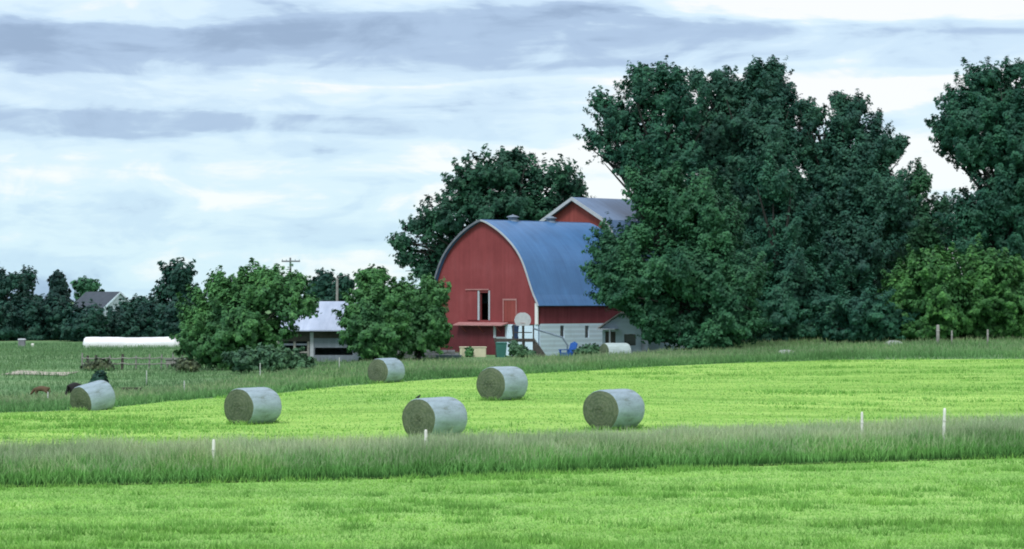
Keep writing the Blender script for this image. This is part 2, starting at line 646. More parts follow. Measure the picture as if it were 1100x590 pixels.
M['teal'] = paint('green_plastic', (.045, .17, .15), 0.5, 0.12, 2)
M['blue'] = paint('blue_plastic', (.02, .10, .38), 0.4, 0.15, 2)
M['navy'] = paint('navy_plastic', (.03, .06, .13), 0.5, 0.15, 2)
M['stone'] = paint('grey_stone', (.20, .21, .24), 0.9, 0.3, 2.5)
M['rock'] = paint('pale_rock', (.30, .34, .32), 0.9, 0.25, 2.5)
M['slate'] = roof_mat('slate_roof', (.055, .07, .095), 0.4, 2, 0.8)
M['siding'] = board_mat('pale_siding', (.42, .52, .62), 0.2, 0.05, 2)
M['gable_white'] = board_mat('white_siding', (.62, .72, .84), 0.2, 0.04, 2)
M['hay'] = hay_mat('hay_end', (.055, .085, .055), (.165, .195, .135))
M['wrap'] = wrap_mat('net_wrap', (.30, .40, .48), (.15, .20, .19))
M['wrap_pale'] = wrap_mat('net_wrap_pale', (.46, .56, .56), (.36, .44, .40))
M['post'] = paint('white_post', (.70, .72, .68), 0.6, 0.15, 6)
M['post_grey'] = paint('grey_white_post', (.42, .46, .44), 0.7, 0.2, 6)
M['board'] = paint('board_white', (.46, .49, .53), 0.6, 0.12, 3)
M['pole'] = paint('pole_wood', (.16, .17, .19), 0.9, 0.2, 4)
M['calf_brown'] = paint('brown_hide', (.11, .075, .045), 0.8, 0.2, 5)
M['calf_black'] = paint('black_hide', (.012, .012, .014), 0.7, 0.3, 5)
M['bird'] = paint('dark_feathers', (.02, .02, .022), 0.7, 0.2, 20)
M['hoop'] = paint('orange_steel', (.30, .10, .05), 0.5, 0.1, 4)
M['glass'] = paint('dark_glass', (.02, .025, .03), 0.12, 0.1, 1, spec=0.6)

# ------------------------------------------------------------------ ground
xs = np.unique(np.concatenate([np.linspace(-4000, -120, 22), np.linspace(-120, 120, 121), np.linspace(120, 4000, 22)]))
ys = np.unique(np.concatenate([np.linspace(-300, 30, 12), np.linspace(30, 330, 151), np.linspace(330, 6000, 40)]))


def grid_mesh(name, gx, gy, zoff=0.0):
    """gx, gy: 2-D arrays of plan coordinates"""
    n, k = gx.shape
    v = np.stack([gx, gy, T(gx, gy) + zoff], -1).reshape(-1, 3)
    i = np.arange(n * k).reshape(n, k)
    f = np.stack([i[:-1, :-1], i[:-1, 1:], i[1:, 1:], i[1:, :-1]], -1).reshape(-1, 4)
    return np_mesh(name, v, f, True)


gx, gy = np.meshgrid(xs, ys)
o = link('ground', grid_mesh('ground', gx, gy), None, M['pasture'])
tag(o, 'rough green pasture ground reaching to the horizon', kind='structure')

# lines on the ground, read off as ground points
front_px = [(-120, 527.8), (0, 525), (250, 519.4), (500, 513.6), (700, 505), (900, 499), (1100, 493), (1220, 489.5)]
FRONT = np.array([ground_at(*p) for p in front_px])
back_depth = np.interp(FRONT[:, 0], [-18, 16], [4.6, 8.0])
BACK = FRONT + np.stack([np.zeros(len(FRONT)), back_depth], 1)
edge_px = [(-140, 449), (0, 444), (55, 442.5), (110, 440), (180, 432), (240, 427.5), (300, 423), (360, 416), (440, 410), (520, 405), (600, 400.5), (700, 394.5), (800, 390), (900, 387.2), (1000, 386.6), (1100, 386.2), (1240, 385.5)]
EDGE = np.array([ground_at(*p) for p in edge_px])


def front_y(x):
    return np.interp(x, FRONT[:, 0], FRONT[:, 1])


def back_y(x):
    return np.interp(x, BACK[:, 0], BACK[:, 1])


def edge_y(x):
    return np.interp(x, EDGE[:, 0], EDGE[:, 1])


def sheet(name, y0f, y1f, x0, x1, nx, ny, zoff):
    u, w = np.meshgrid(np.linspace(0, 1, nx), np.linspace(0, 1, ny))
    x = x0 + (x1 - x0) * u
    y = y0f(x) * (1 - w) + y1f(x) * w
    return grid_mesh(name, x, y, zoff)


o = link('mown_field', sheet('mown_field', lambda x: x * 0 + 12.0, lambda x: front_y(x) + 0.3, -60, 60, 121, 60, 0.02), None, M['mown_near'])
tag(o, 'bright mown hay field in the foreground', kind='structure')
o = link('mown_field', sheet('mown_field', lambda x: back_y(x) - 0.3, edge_y, -60, 60, 121, 80, 0.02), None, M['mown'])
tag(o, 'bright green mown hay field with the round bales', kind='structure')
o = link('ground_strip', sheet('strip', lambda x: front_y(x) - 0.1, lambda x: back_y(x) + 0.1, -60, 60, 121, 8, 0.05), None, M['soil'])
tag(o, 'dark grassy soil under the tall grass strip', kind='structure')
a = ground_at(40, 403)
b_ = ground_at(80, 398)
o = link('dirt_path', sheet('dirt_path', lambda x: 178 + 0.25 * (x + 34) + 1.0 * np.sin(x * .7), lambda x: 184 + 0.25 * (x + 34) + 1.3 * np.sin(x * .9 + 2), -35, -30.6, 24, 8, 0.05), None, M['dirt'])
tag(o, 'pale bare dirt patch in the pasture', kind='structure')


# ------------------------------------------------------------------ grass
def blades(x, y, h, w, lean, tip0=0.0, tip1=1.0, head=0.0, zoff=0.0):
    """one bent blade per root (3 pairs of points -> tip); head>0 adds width near the top (seed head)"""
    n = len(x)
    th = RNG.uniform(0, 2 * np.pi, n)
    ld = RNG.uniform(0, 2 * np.pi, n)
    ll = np.abs(RNG.normal(0, lean, n)) * h
    wx, wy = np.cos(th) * w, np.sin(th) * w
    z = T(x, y) + zoff
    lev = [0.0, 0.62, 1.0]
    wid = [0.9, 1.0, 0.15]
    if head:
        lev = [0.0, 0.74, 1.0]
        wid = [0.6, 0.7 + head, 0.35]
    P = []
    A = []
    for L, ww in zip(lev, wid):
        cx = x + np.cos(ld) * ll * L * L
        cy = y + np.sin(ld) * ll * L * L
        cz = z + h * L * (1 - 0.12 * L * ll / np.maximum(h, 1e-3))
        P.append(np.stack([cx - wx * ww / 2, cy - wy * ww / 2, cz], 1))
        P.append(np.stack([cx + wx * ww / 2, cy + wy * ww / 2, cz], 1))
        A += [np.full(n, tip0 + (tip1 - tip0) * L)] * 2
    V = np.stack(P, 1).reshape(-1, 3)
    A = np.stack(A, 1).reshape(-1)
    base = (np.arange(n) * 6)[:, None]
    f = np.concatenate([base + np.array([[2 * i, 2 * i + 1, 2 * i + 3, 2 * i + 2]]) for i in range(2)], 0)
    return V, f, A


def short_blades(x, y, h, w, lean=0.5, zoff=0.0):
    """single-triangle blades"""
    n = len(x)
    th = RNG.uniform(0, 2 * np.pi, n)
    ld = RNG.uniform(0, 2 * np.pi, n)
    ll = np.abs(RNG.normal(0, lean, n)) * h
    z = T(x, y) + zoff
    a = np.stack([x - np.cos(th) * w / 2, y - np.sin(th) * w / 2, z], 1)
    b = np.stack([x + np.cos(th) * w / 2, y + np.sin(th) * w / 2, z], 1)
    c = np.stack([x + np.cos(ld) * ll, y + np.sin(ld) * ll, z + h], 1)
    V = np.stack([a, b, c], 1).reshape(-1, 3)
    A = np.tile(np.array([0.1, 0.1, 1.0]), n)
    f = np.arange(3 * n).reshape(n, 3)
    return V, f, A


def lumps(x, y, s, seed):
    """smooth lattice noise 0..1, cell size about 1/s metres, three octaves"""
    r = np.random.default_rng(seed)
    tab = r.uniform(0, 1, (256, 256))
    v = np.zeros_like(x)
    tot = 0.0
    for k, amp in enumerate((1.0, .55, .3)):
        u, w = x * s * 2 ** k + 17.3 * k, y * s * 2 ** k + 5.1 * k
        i, j = np.floor(u).astype(int), np.floor(w).astype(int)
        f, g = u - i, w - j
        f, g = f * f * (3 - 2 * f), g * g * (3 - 2 * g)
        a, b = tab[i % 256, j % 256], tab[(i + 1) % 256, j % 256]
        c, d = tab[i % 256, (j + 1) % 256], tab[(i + 1) % 256, (j + 1) % 256]
        v = v + amp * ((a * (1 - f) + b * f) * (1 - g) + (c * (1 - f) + d * f) * g)
        tot += amp
    return np.clip((v / tot - 0.5) * 1.5 + 0.5, 0, 1)


def in_view(x, y, margin=1.12):
    return np.abs(x) < 550 / F * y * margin + 2.0


def stuff_grass(name, label, parts, mat):
    Vs, Fs, As, off = [], [], [], 0
    for V, f, A in parts:
        Vs.append(V)
        Fs.append(f + off)
        As.append(A)
        off += len(V)
    o = link(name, np_mesh(name, np.concatenate(Vs), np.concatenate(Fs), False, np.concatenate(As)), None, mat)
    tag(o, label, kind='stuff')
    return o


# the tall strip across the picture
def scatter(n, x0, x1, y0f, y1f, power=1.0):
    x = RNG.uniform(x0, x1, n)
    w = RNG.uniform(0, 1, n) ** power
    return x, y0f(x) * (1 - w) + y1f(x) * w


x, y = scatter(56000, -20, 22, front_y, back_y)
k = in_view(x, y)
x, y = x[k], y[k]
edge = sstep(0, 0.8, y - front_y(x)) * 0.45 + 0.55
h = (0.52 + 0.22 * lumps(x, y, 1.0, 4) + RNG.normal(0, 0.08, len(x))) * edge
p1 = blades(x, y, np.clip(h, .2, 1.1), 0.015, 0.6, 0.0, 0.80)
x, y = scatter(64000, -20, 22, lambda x: front_y(x) + 0.25, back_y)
k = in_view(x, y)
x, y = x[k], y[k]
edge = sstep(0, 1.4, y - front_y(x)) * 0.5 + 0.5
h = (0.80 + 0.22 * lumps(x, y, 0.8, 5) + RNG.normal(0, 0.09, len(x))) * edge
p2 = blades(x, y, np.clip(h, .3, 1.25), 0.010, 0.38, 0.0, 1.0, head=0.9)
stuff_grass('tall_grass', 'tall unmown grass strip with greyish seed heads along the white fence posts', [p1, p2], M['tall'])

# unmown edge behind the mown field, rising to the trees
def far_y(x):
    return edge_y(x) + np.interp(x, [-25, -12, 0, 10, 25, 60], [28, 40, 26, 24, 50, 62])


x, y = scatter(64000, -32, 56, edge_y, far_y, 1.0)
k = in_view(x, y)
x, y = x[k], y[k]
front = sstep(0, 3, y - edge_y(x)) * 0.5 + 0.5
h = (0.42 + 0.25 * lumps(x, y, 0.5, 6) + RNG.normal(0, 0.07, len(x))) * front * np.interp(x, [-30, -8, 5], [.75, .8, 1.0])
p1 = blades(x, y, np.clip(h, .12, .9), 0.04, 0.45, 0.0, 0.86)
x, y = scatter(26000, -32, 56, lambda x: edge_y(x) + 2, far_y, 1.0)
k = in_view(x, y)
x, y = x[k], y[k]
h = (0.62 + 0.2 * lumps(x, y, 0.6, 7) + RNG.normal(0, 0.08, len(x))) * np.interp(x, [-30, -8, 5], [.75, .8, 1.0])
p2 = blades(x, y, np.clip(h, .2, 1.0), 0.025, 0.35, 0.0, 1.0, head=0.8)
stuff_grass('tall_grass', 'unmown grass margin behind the hay field below barn and trees', [p1, p2], M['tall_far'])

# looser pasture grass further left
x, y = scatter(70000, -62, -4, lambda x: edge_y(x) + 22, lambda x: x * 0 + 285.0, 1.2)
k = in_view(x, y)
x, y = x[k], y[k]
k = ~((np.abs(y - (181 + 0.25 * (x + 34))) < 2.6) & (x > -34.8) & (x < -30.8))
x, y = x[k], y[k]
h = 0.08 + 0.36 * lumps(x, y, 0.25, 8) + RNG.normal(0, 0.05, len(x))
p1 = blades(x, y, np.clip(h, .06, .6), 0.035, 0.6, 0.0, 0.9)
stuff_grass('pasture_grass', 'loose pasture grass between hay field and dark hedgerow', [p1], M['pasture_blade'])

# stubble of the two mown fields: thick pale cover with darker lush regrowth in patches and broken lines
def stubble(n, x0, x1, y0f, y1f, hh, ww, power, seed, s, lush):
    x, y = scatter(n, x0, x1, y0f, y1f, power)
    k = in_view(x, y)
    x, y = x[k], y[k]
    c = lumps(x * 0.30 + .2 * y, y * 0.9 - x * .10, s, seed)
    p = lumps(x * .6, y * 1.0, s * 3.2, seed + 1)
    d = sstep(lush, lush + .10, 0.5 * c + 0.5 * p)
    k = RNG.uniform(0, 1, len(x)) < 0.55 + 0.45 * d
    x, y, d = x[k], y[k], d[k]
    h = hh * (0.7 + 1.1 * d) * RNG.uniform(0.5, 1.4, len(x))
    V, f, A = short_blades(x, y, h, ww, 0.7, 0.02)
    A = A * np.repeat(1 - 0.68 * d, 3)
    return V, f, A


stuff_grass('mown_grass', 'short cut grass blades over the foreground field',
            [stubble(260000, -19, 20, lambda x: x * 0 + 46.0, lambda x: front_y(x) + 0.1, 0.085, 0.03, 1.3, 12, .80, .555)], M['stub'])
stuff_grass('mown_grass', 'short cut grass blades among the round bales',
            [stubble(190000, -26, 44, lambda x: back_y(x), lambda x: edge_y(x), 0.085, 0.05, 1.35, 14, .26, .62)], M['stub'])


# ------------------------------------------------------------------ trees
def leaf_cloud(lobes, leaf, cl_r, per, fill=0.25, up=0.35, aspect=1.5, dens=1.0, bough=2.2, upsweep=1.0):
    """lobes: (centre, radii). Each lobe carries boughs, each bough leaf clumps on its outer and upper side."""
    cl_r, per, leaf = cl_r * 0.60, per * 0.30, leaf * 1.03
    C, R, O = [], [], []
    for lob in lobes:
        c = np.array(lob[0])
        r = np.array(lob[1])
        dl = dens * lob[2]
        br = min(bough, 0.62 * min(r))
        p = 1.6
        area = 4 * np.pi * (((r[0] * r[1]) ** p + (r[0] * r[2]) ** p + (r[1] * r[2]) ** p) / 3) ** (1 / p)
        br = br * .85
        nb = max(6, int(area / (br * br * 1.2)))
        d = RNG.normal(0, 1, (nb, 3))
        d /= np.linalg.norm(d, axis=1)[:, None]
        rin = np.maximum(r - 0.62 * br, 0.3 * r)
        low = c[2] - r[2] < 1.4
        us_ = 0.25 * upsweep if low else upsweep
        if not low:
            d[:, 2] = d[:, 2] * 0.9 + 0.12
        base = c + d * rin * RNG.uniform(0.35, 0.92, nb)[:, None] - np.array([0, 0, (.1 if low else .35) * br])
        ax = d * RNG.uniform(0.55, 1.0, nb)[:, None] + np.array([0, 0, 1.0]) * RNG.uniform(0.35, 1.15, nb)[:, None] * us_ + RNG.normal(0, .16, (nb, 3))
        ax /= np.linalg.norm(ax, axis=1)[:, None]
        ln = br * RNG.uniform(1.1, 2.6, nb)
        wd = br * RNG.uniform(0.28, 0.72, nb)
        for q in range(nb):
            n = max(3, int(dl * 4.2 * wd[q] * ln[q] / (cl_r * cl_r * 1.1)))
            t_ = RNG.uniform(0, 1, n) ** 0.85
            e = RNG.normal(0, 1, (n, 3))
            e -= (e @ ax[q])[:, None] * ax[q] * .6
            e += np.array([0, 0, .35])
            e /= np.linalg.norm(e, axis=1)[:, None]
            C.append(base[q] + ax[q] * (ln[q] * t_)[:, None] + e * (wd[q] * (1 - .78 * t_) * RNG.uniform(.6, 1.05, n))[:, None])
            R.append(cl_r * RNG.uniform(0.55, 1.2, n) * (1 - .5 * t_))
            o_ = e * .7 + ax[q] * .35 + d[q] * .85
            O.append(o_ / np.linalg.norm(o_, axis=1)[:, None])
        n = max(1, int(fill * dl * dl * area / (cl_r * cl_r * 1.3)))
        e = RNG.normal(0, 1, (n, 3))
        e /= np.linalg.norm(e, axis=1)[:, None]
        C.append(c + e * r * RNG.uniform(0.2, 0.72, n)[:, None])
        R.append(cl_r * RNG.uniform(0.8, 1.5, n))
        O.append(e)
    C = np.concatenate(C)
    R = np.concatenate(R)
    O = np.concatenate(O)
    m = len(C)
    k = np.maximum(3, (per * (R / cl_r) ** 2 * RNG.uniform(0.6, 1.3, m)).astype(int))
    idx = np.repeat(np.arange(m), k)
    n = len(idx)
    d = RNG.normal(0, 1, (n, 3))
    d /= np.linalg.norm(d, axis=1)[:, None]
    rr = R[idx] * RNG.uniform(0.3, 1.1, n)
    pos = C[idx] + d * rr[:, None] * np.array([1, 1, 0.8])
    reach = np.abs(RNG.normal(0, 0.3, n)) * R[idx] * (RNG.uniform(0, 1, m) ** 1.5)[idx]
    pos = pos + (O + np.array([0, 0, 0.35]))[idx] * reach[:, None]
    nrm = d * 0.4 + O[idx] * 1.6 + np.array([0, 0, up]) + RNG.normal(0, 0.3, (n, 3))
    nrm /= np.linalg.norm(nrm, axis=1)[:, None]
    a = np.cross(nrm, RNG.normal(0, 1, (n, 3)))
    a /= np.maximum(np.linalg.norm(a, axis=1), 1e-6)[:, None]
    b = np.cross(nrm, a)
    s = leaf * RNG.uniform(0.55, 1.35, n)
    a = a * (s * aspect / 2)[:, None]
    b = b * (s / 2)[:, None]
    bend = nrm * (s * 0.12)[:, None]
    a, b = a * 1.15, b * 1.2
    V = np.stack([pos - a * .8 + b, pos - a * .8 - b - bend, pos + a], 1).reshape(-1, 3)
    f = np.arange(3 * n).reshape(n, 3)
    return V, f


def limbs(base, r0, ends, trunk_top, n=7):
    """tapered trunk with limbs bending to the given points"""
    mb = MB()
    base = Vector(base)
    top = Vector(trunk_top)
    pts, rads = [], []
    for i in range(7):
        t_ = i / 6
        p = base.lerp(top, t_) + Vector((random.uniform(-1, 1), random.uniform(-1, 1), 0)) * 0.12 * (top - base).length * t_ * (1 - t_)
        pts.append(p)
        rads.append(r0 * (1.25 if i == 0 else 1.0) * (1 - 0.62 * t_))
    mb.tube(pts, rads, 9)
    for e in ends:
        e = Vector(e)
        f = random.uniform(0.3, 0.95)
        s = base.lerp(top, f)
        mid = s.lerp(e, 0.5) + Vector((random.uniform(-.4, .4), random.uniform(-.4, .4), 0.12 * (e - s).length))
        q = [s, s.lerp(mid, .5) + Vector((0, 0, .05 * (e - s).length)), mid, mid.lerp(e, .55), e]
        rr = r0 * random.uniform(.3, .5)
        mb.tube(q, [rr, rr * .8, rr * .6, rr * .4, rr * .12], n)
    return mb


def tree(name, label, y, lobes_px, base_px, mat, leaf=0.175, cl_r=.62, per=36, r0=0.4, group=None, cat='tree', fill=0.25, dens=1.0, trunk_frac=0.55, depth=0.9, twigs=0, up=0.35, bough=2.2):
    """lobes_px: (column, row, half width, half height, nearer/farther m) measured at this tree's distance y"""
    bx = X(base_px, y)
    bz = Tz(bx, y) - 0.05
    root = empty(name, (bx, y, bz))
    tag(root, label, cat, group)
    s = F / y
    lobes = []
    for l in lobes_px:
        px, py, rx, rz = l[:4]
        dy_ = (l[4] if len(l) > 4 else 0.0) + random.uniform(-.55, .45) * min(rx / s, 3.6)
        yy = y + dy_
        c = (X(px, yy) - bx, dy_, Z(py, yy) - bz)
        rx, rz = rx / s, rz / s
        lobes.append((c, (rx, max(1.0, (rx * .7 + rz * .3) * depth), rz), l[5] if len(l) > 5 else 1.0))
    V, f = leaf_cloud(lobes, leaf, cl_r, per, fill, up, dens=dens, bough=bough)
    k = V[:, 2] > 0.05
    k = k.reshape(-1, 3).all(1)
    V = V.reshape(-1, 3, 3)[k].reshape(-1, 3)
    f = np.arange(len(V)).reshape(-1, 3)
    link('crown', np_mesh('crown', V, f), root, mat)
    zt = max(q[0][2] for q in lobes)
    ct = max(lobes, key=lambda q: q[0][2])[0]
    top = (ct[0] * 0.6, ct[1] * .5, zt * trunk_frac + 0.5)
    ends = []
    for c, r, _d in lobes:
        ends.append(c)
        for _ in range(2 + twigs):
            d = Vector((random.gauss(0, 1), random.gauss(0, 1), random.gauss(0.3, .8))).normalized()
            ends.append((c[0] + d.x * r[0] * .85, c[1] + d.y * r[1] * .85, c[2] + d.z * r[2] * .85))
    ends = [e for e in ends if e[2] > 0.4]
    limbs((0, 0, -0.1), r0, ends, top).build('trunk', M['bark'], root, True)
    return root


WOOD = 'tall trees right of the barn'
# tall tree leaning out to the left over the second barn roof
tree('broadleaf_tree', 'tall dark tree leaning left over the barn roofs, open ragged crown top', 246,
     [(700, 100, 42, 26, 0, .85), (668, 125, 34, 28, 0, .75), (646, 150, 20, 20, 0, .7), (690, 150, 40, 30, 0, .65), (735, 120, 30, 36, 0, .9), (720, 175, 44, 40), (678, 178, 22, 16), (735, 230, 50, 50), (760, 300, 50, 55),
      (645, 112, 12, 14), (722, 84, 20, 12), (690, 82, 14, 10), (655, 168, 14, 10), (700, 195, 22, 18, 0, .8), (682, 188, 16, 12, 0, .7)], 735, M['leaf_big'], r0=0.55, group=WOOD, fill=.08, twigs=2, dens=.8, bough=1.8)
tree('broadleaf_tree', 'tallest dark tree of the clump with spiky twig tops', 252,
     [(800, 130, 48, 46), (825, 95, 26, 26), (783, 105, 24, 26), (760, 160, 40, 50), (830, 160, 42, 55), (790, 220, 66, 60), (845, 240, 44, 60), (800, 310, 72, 58), (748, 88, 7, 14), (757, 96, 6, 12), (812, 76, 8, 10), (830, 74, 9, 9), (845, 104, 9, 14), (772, 84, 6, 9)],
     800, M['leaf_big2'], r0=0.6, group=WOOD, fill=.3, twigs=1)
tree('broadleaf_tree', 'upright poplar-like tree with narrow sprays beside the sky gap', 250,
     [(907, 135, 20, 30, 0, .8), (918, 118, 15, 17, 0, .8), (935, 155, 24, 32), (955, 165, 16, 22), (912, 190, 30, 50), (945, 215, 36, 50), (920, 270, 44, 60), (915, 335, 55, 36), (967, 155, 7, 10), (900, 110, 8, 11), (962, 230, 20, 40), (872, 128, 16, 20, 0, .9), (882, 195, 18, 30), (868, 165, 12, 30), (897, 165, 14, 30), (860, 118, 10, 12, 0, .7), (872, 225, 22, 50), (870, 300, 34, 55), (890, 270, 26, 50), (900, 225, 26, 40)],
     915, M['leaf_big2'], r0=0.5, group=WOOD, fill=.4, twigs=1, cl_r=.6, per=34, bough=1.6, dens=1.0)
tree('broadleaf_tree', 'rounded mid-green tree in front of the barn roof and white wall', 219,
     [(735, 225, 48, 40), (700, 205, 30, 24), (770, 245, 36, 40), (668, 270, 36, 26), (650, 298, 27, 26), (690, 300, 50, 38), (745, 300, 50, 50), (660, 322, 26, 16), (790, 310, 40, 50), (724, 345, 36, 18), (780, 350, 40, 22), (686, 256, 16, 12), (700, 332, 26, 16), (688, 344, 10, 7), (724, 356, 22, 12), (760, 366, 40, 10), (712, 350, 20, 10), (690, 318, 24, 16), (684, 338, 15, 10), (702, 352, 18, 12), (672, 330, 10, 6), (706, 232, 24, 24), (690, 252, 16, 12), (676, 266, 16, 10)],
     745, M['leaf_front'], r0=0.45, group=WOOD, fill=.22, leaf=0.155, cl_r=.56, bough=1.7)
tree('broadleaf_tree', 'dense dark tree filling the lower middle of the clump', 236,
     [(840, 250, 36, 55), (850, 310, 44, 55), (805, 330, 50, 40), (880, 330, 36, 40), (830, 200, 26, 30), (862, 352, 50, 20), (830, 364, 46, 10), (885, 362, 40, 10)],
     842, M['leaf_big'], r0=0.45, group=WOOD, fill=.3)
tree('broadleaf_tree', 'paler tree in the dip between poplar and far right tree', 262,
     [(985, 200, 14, 24), (978, 235, 26, 28), (1000, 250, 26, 26), (965, 270, 34, 36), (1000, 300, 40, 50), (950, 320, 30, 45), (1012, 226, 12, 14)],
     985, M['leaf_front'], r0=0.35, group=WOOD, leaf=.165, cl_r=.56, per=40)
tree('broadleaf_tree', 'big broad tree cut by the right picture edge', 250,
     [(1075, 110, 42, 34), (1040, 130, 38, 34), (1020, 148, 20, 22), (1095, 165, 50, 50), (1050, 165, 34, 30), (1085, 215, 50, 44), (1050, 235, 34, 34), (1095, 270, 60, 50), (1130, 130, 45, 50), (1060, 84, 22, 12), (1092, 78, 16, 10), (1040, 262, 26, 28)],
     1085, M['leaf_big'], r0=0.6, group=WOOD, fill=.28, twigs=1)
tree('broadleaf_bush', 'bright yellow-green bush with highest peaked top below far right tree', 226,
     [(1060, 300, 34, 30), (1050, 285, 18, 18), (1085, 320, 40, 34), (1040, 330, 34, 30), (1110, 305, 30, 34), (1070, 345, 50, 18), (1050, 354, 30, 9), (1090, 352, 36, 10)], 1065, M['leaf_yellow'], leaf=.18, cl_r=.5, per=40, bough=1.2, r0=.2, cat='bush', group='bright bushes by the right edge', trunk_frac=.4)
tree('broadleaf_bush', 'bright yellow-green bush next to the dark tree clump', 224,
     [(1000, 298, 30, 28), (975, 315, 28, 26), (1015, 325, 34, 30), (985, 338, 38, 24), (962, 335, 22, 20), (1003, 280, 14, 12), (985, 354, 34, 9), (1015, 352, 26, 10)], 990, M['leaf_yellow'], leaf=.18, cl_r=.5, per=40, bough=1.2, r0=.2, cat='bush', group='bright bushes by the right edge', trunk_frac=.4)
tree('broadleaf_bush', 'dull green bush filling the gap between the two bright bushes', 229,
     [(1030, 318, 26, 22), (1035, 340, 30, 20), (1020, 300, 14, 12)], 1030, M['leaf_front'], leaf=.18, cl_r=.5, per=40, bough=1.2, r0=.2, cat='bush', group='bright bushes by the right edge', trunk_frac=.4)
tree('understory_shrub', 'dark shrub filling the gap under the poplar', 222, [(925, 336, 34, 26), (898, 346, 28, 18), (952, 346, 26, 16), (925, 358, 46, 8)], 925, M['leaf_big'], leaf=.18, cl_r=.55, per=40, bough=1.2, r0=.15, cat='bush', trunk_frac=.4)
# tree behind the barn
tree('broadleaf_tree', 'open spreading tree rising behind the red barn', 285,
     [(545, 190, 40, 26), (507, 196, 28, 24), (590, 192, 30, 20), (540, 225, 60, 28), (478, 240, 34, 24), (450, 245, 20, 12), (432, 262, 15, 12), (440, 280, 16, 14), (480, 275, 36, 26), (615, 205, 20, 16), (575, 230, 50, 24), (460, 296, 20, 14), (550, 172, 20, 10), (500, 222, 26, 18), (610, 225, 30, 18), (540, 270, 60, 30)],
     545, M['leaf_behind'], r0=.6, leaf=.24, cl_r=.75, per=36, fill=.06, twigs=2, dens=.62, bough=1.5)
# bushes in the middle
tree('broadleaf_tree', 'wide low bushy tree in front of the open shed', 186,
     [(262, 320, 38, 28), (225, 345, 32, 30), (300, 318, 32, 22, 0, .6), (252, 350, 44, 34), (310, 336, 20, 20, 0, .4), (218, 372, 26, 20), (246, 380, 36, 18), (206, 358, 16, 18), (292, 356, 26, 22, 0, .6), (240, 310, 18, 12), (285, 298, 14, 8), (315, 305, 16, 10), (330, 330, 10, 12)],
     250, M['leaf_bush'], leaf=.15, cl_r=.42, per=40, bough=1.0, r0=.22, trunk_frac=.4, fill=.15)
tree('broadleaf_tree', 'bushy green tree between the shed and red barn', 200,
     [(400, 314, 22, 20), (396, 336, 25, 24), (415, 340, 30, 30), (400, 355, 34, 22), (389, 350, 16, 20), (392, 372, 15, 14), (412, 370, 26, 14), (402, 297, 16, 9), (425, 320, 16, 16)],
     402, M['leaf_bush'], leaf=.16, cl_r=.45, per=40, bough=1.0, r0=.2, trunk_frac=.4, fill=.3)
tree('broadleaf_tree', 'bushy green tree touching the left edge of the red gable', 207,
     [(450, 325, 26, 24), (468, 318, 15, 18), (440, 345, 30, 26), (464, 345, 20, 24), (445, 364, 34, 16), (473, 355, 9, 14)],
     448, M['leaf_bush'], leaf=.16, cl_r=.45, per=40, bough=1.0, r0=.2, trunk_frac=.4, fill=.3)
tree('low_hedge', 'low rounded grey-green hedge in front of the wide bushy tree', 178,
     [(262, 388, 16, 11), (285, 386, 18, 12), (308, 388, 16, 11), (325, 393, 12, 8)], 290, M['leaf_hedge'], leaf=.16, cl_r=.4, per=40, r0=.06, cat='hedge', trunk_frac=.3, depth=.7)
tree('pasture_shrub', 'small dark green shrub standing behind the leftmost bale', 160,
     [(107, 408, 6, 7), (103, 414, 5, 6)], 106, M['leaf_far'], leaf=.12, cl_r=.25, per=40, r0=.04, cat='shrub', trunk_frac=.3)
tree('brush_clump', 'dry grey-brown brush clump tangled in the pasture fence', 187.0,
     [(97, 396, 9, 6), (108, 394, 10, 7), (116, 397, 7, 5)], 105, M['leaf_dry'], leaf=.12, cl_r=.3, per=26, r0=.04, cat='shrub', trunk_frac=.3)
tree('brush_clump', 'reddish-brown brush clump beside the wide bushy tree', 183.0,
     [(196, 393, 9, 6), (205, 395, 8, 5)], 200, M['leaf_dry'], leaf=.12, cl_r=.3, per=26, r0=.04, cat='shrub', trunk_frac=.3)
tree('barn_shrub', 'low weedy shrub at the foot of white block wall', 217, [(634, 377, 12, 5), (624, 379, 8, 4), (645, 379, 8, 4)], 634, M['leaf_hedge'], leaf=.14, cl_r=.3, per=40, r0=.04, cat='shrub', trunk_frac=.3)
tree('barn_shrub', 'dark weeds grown up under the deck by green bin', 215.5, [(552, 374, 4, 7), (557, 378, 6, 5), (564, 380, 6, 4), (570, 381, 4, 3)], 556, M['leaf_hedge'], leaf=.14, cl_r=.3, per=40, r0=.04, cat='shrub', trunk_frac=.3)
tree('barn_shrub', 'small green weed in front of cream box', 217.5, [(504, 379, 3, 6)], 504, M['leaf_bush'], leaf=.13, cl_r=.22, per=30, r0=.03, cat='shrub', trunk_frac=.3)
# left tree line
FAR = 'far trees on the left'
tree('broadleaf_tree', 'tree at the left picture edge above hedgerow', 330, [(8, 305, 13, 13), (-8, 314, 18, 26), (10, 334, 22, 20), (-4, 348, 30, 26)], 4, M['leaf_far'], leaf=.26, cl_r=.75, per=34, bough=1.6, r0=.3, group=FAR)
tree('broadleaf_tree', 'rounded tree second from left picture edge above hedgerow', 335, [(27, 304, 12, 14), (22, 326, 14, 16), (30, 340, 22, 24)], 26, M['leaf_far'], leaf=.26, cl_r=.75, per=34, bough=1.6, r0=.3, group=FAR)
tree('cone_tree', 'dark pointed tree left of the grey-roofed house', 330, [(62, 302, 7, 10), (62, 315, 12, 13), (62, 332, 15, 16), (62, 350, 18, 20)], 62, M['leaf_conifer'], leaf=.3, cl_r=.7, per=44, r0=.25, group=FAR)
tree('broadleaf_tree', 'small round treetop showing over the house roof', 560, [(90, 309, 12, 8), (97, 311, 10, 9), (92, 325, 14, 12)], 92, M['leaf_front'], leaf=.5, cl_r=1.2, per=36, r0=.3, group=FAR)
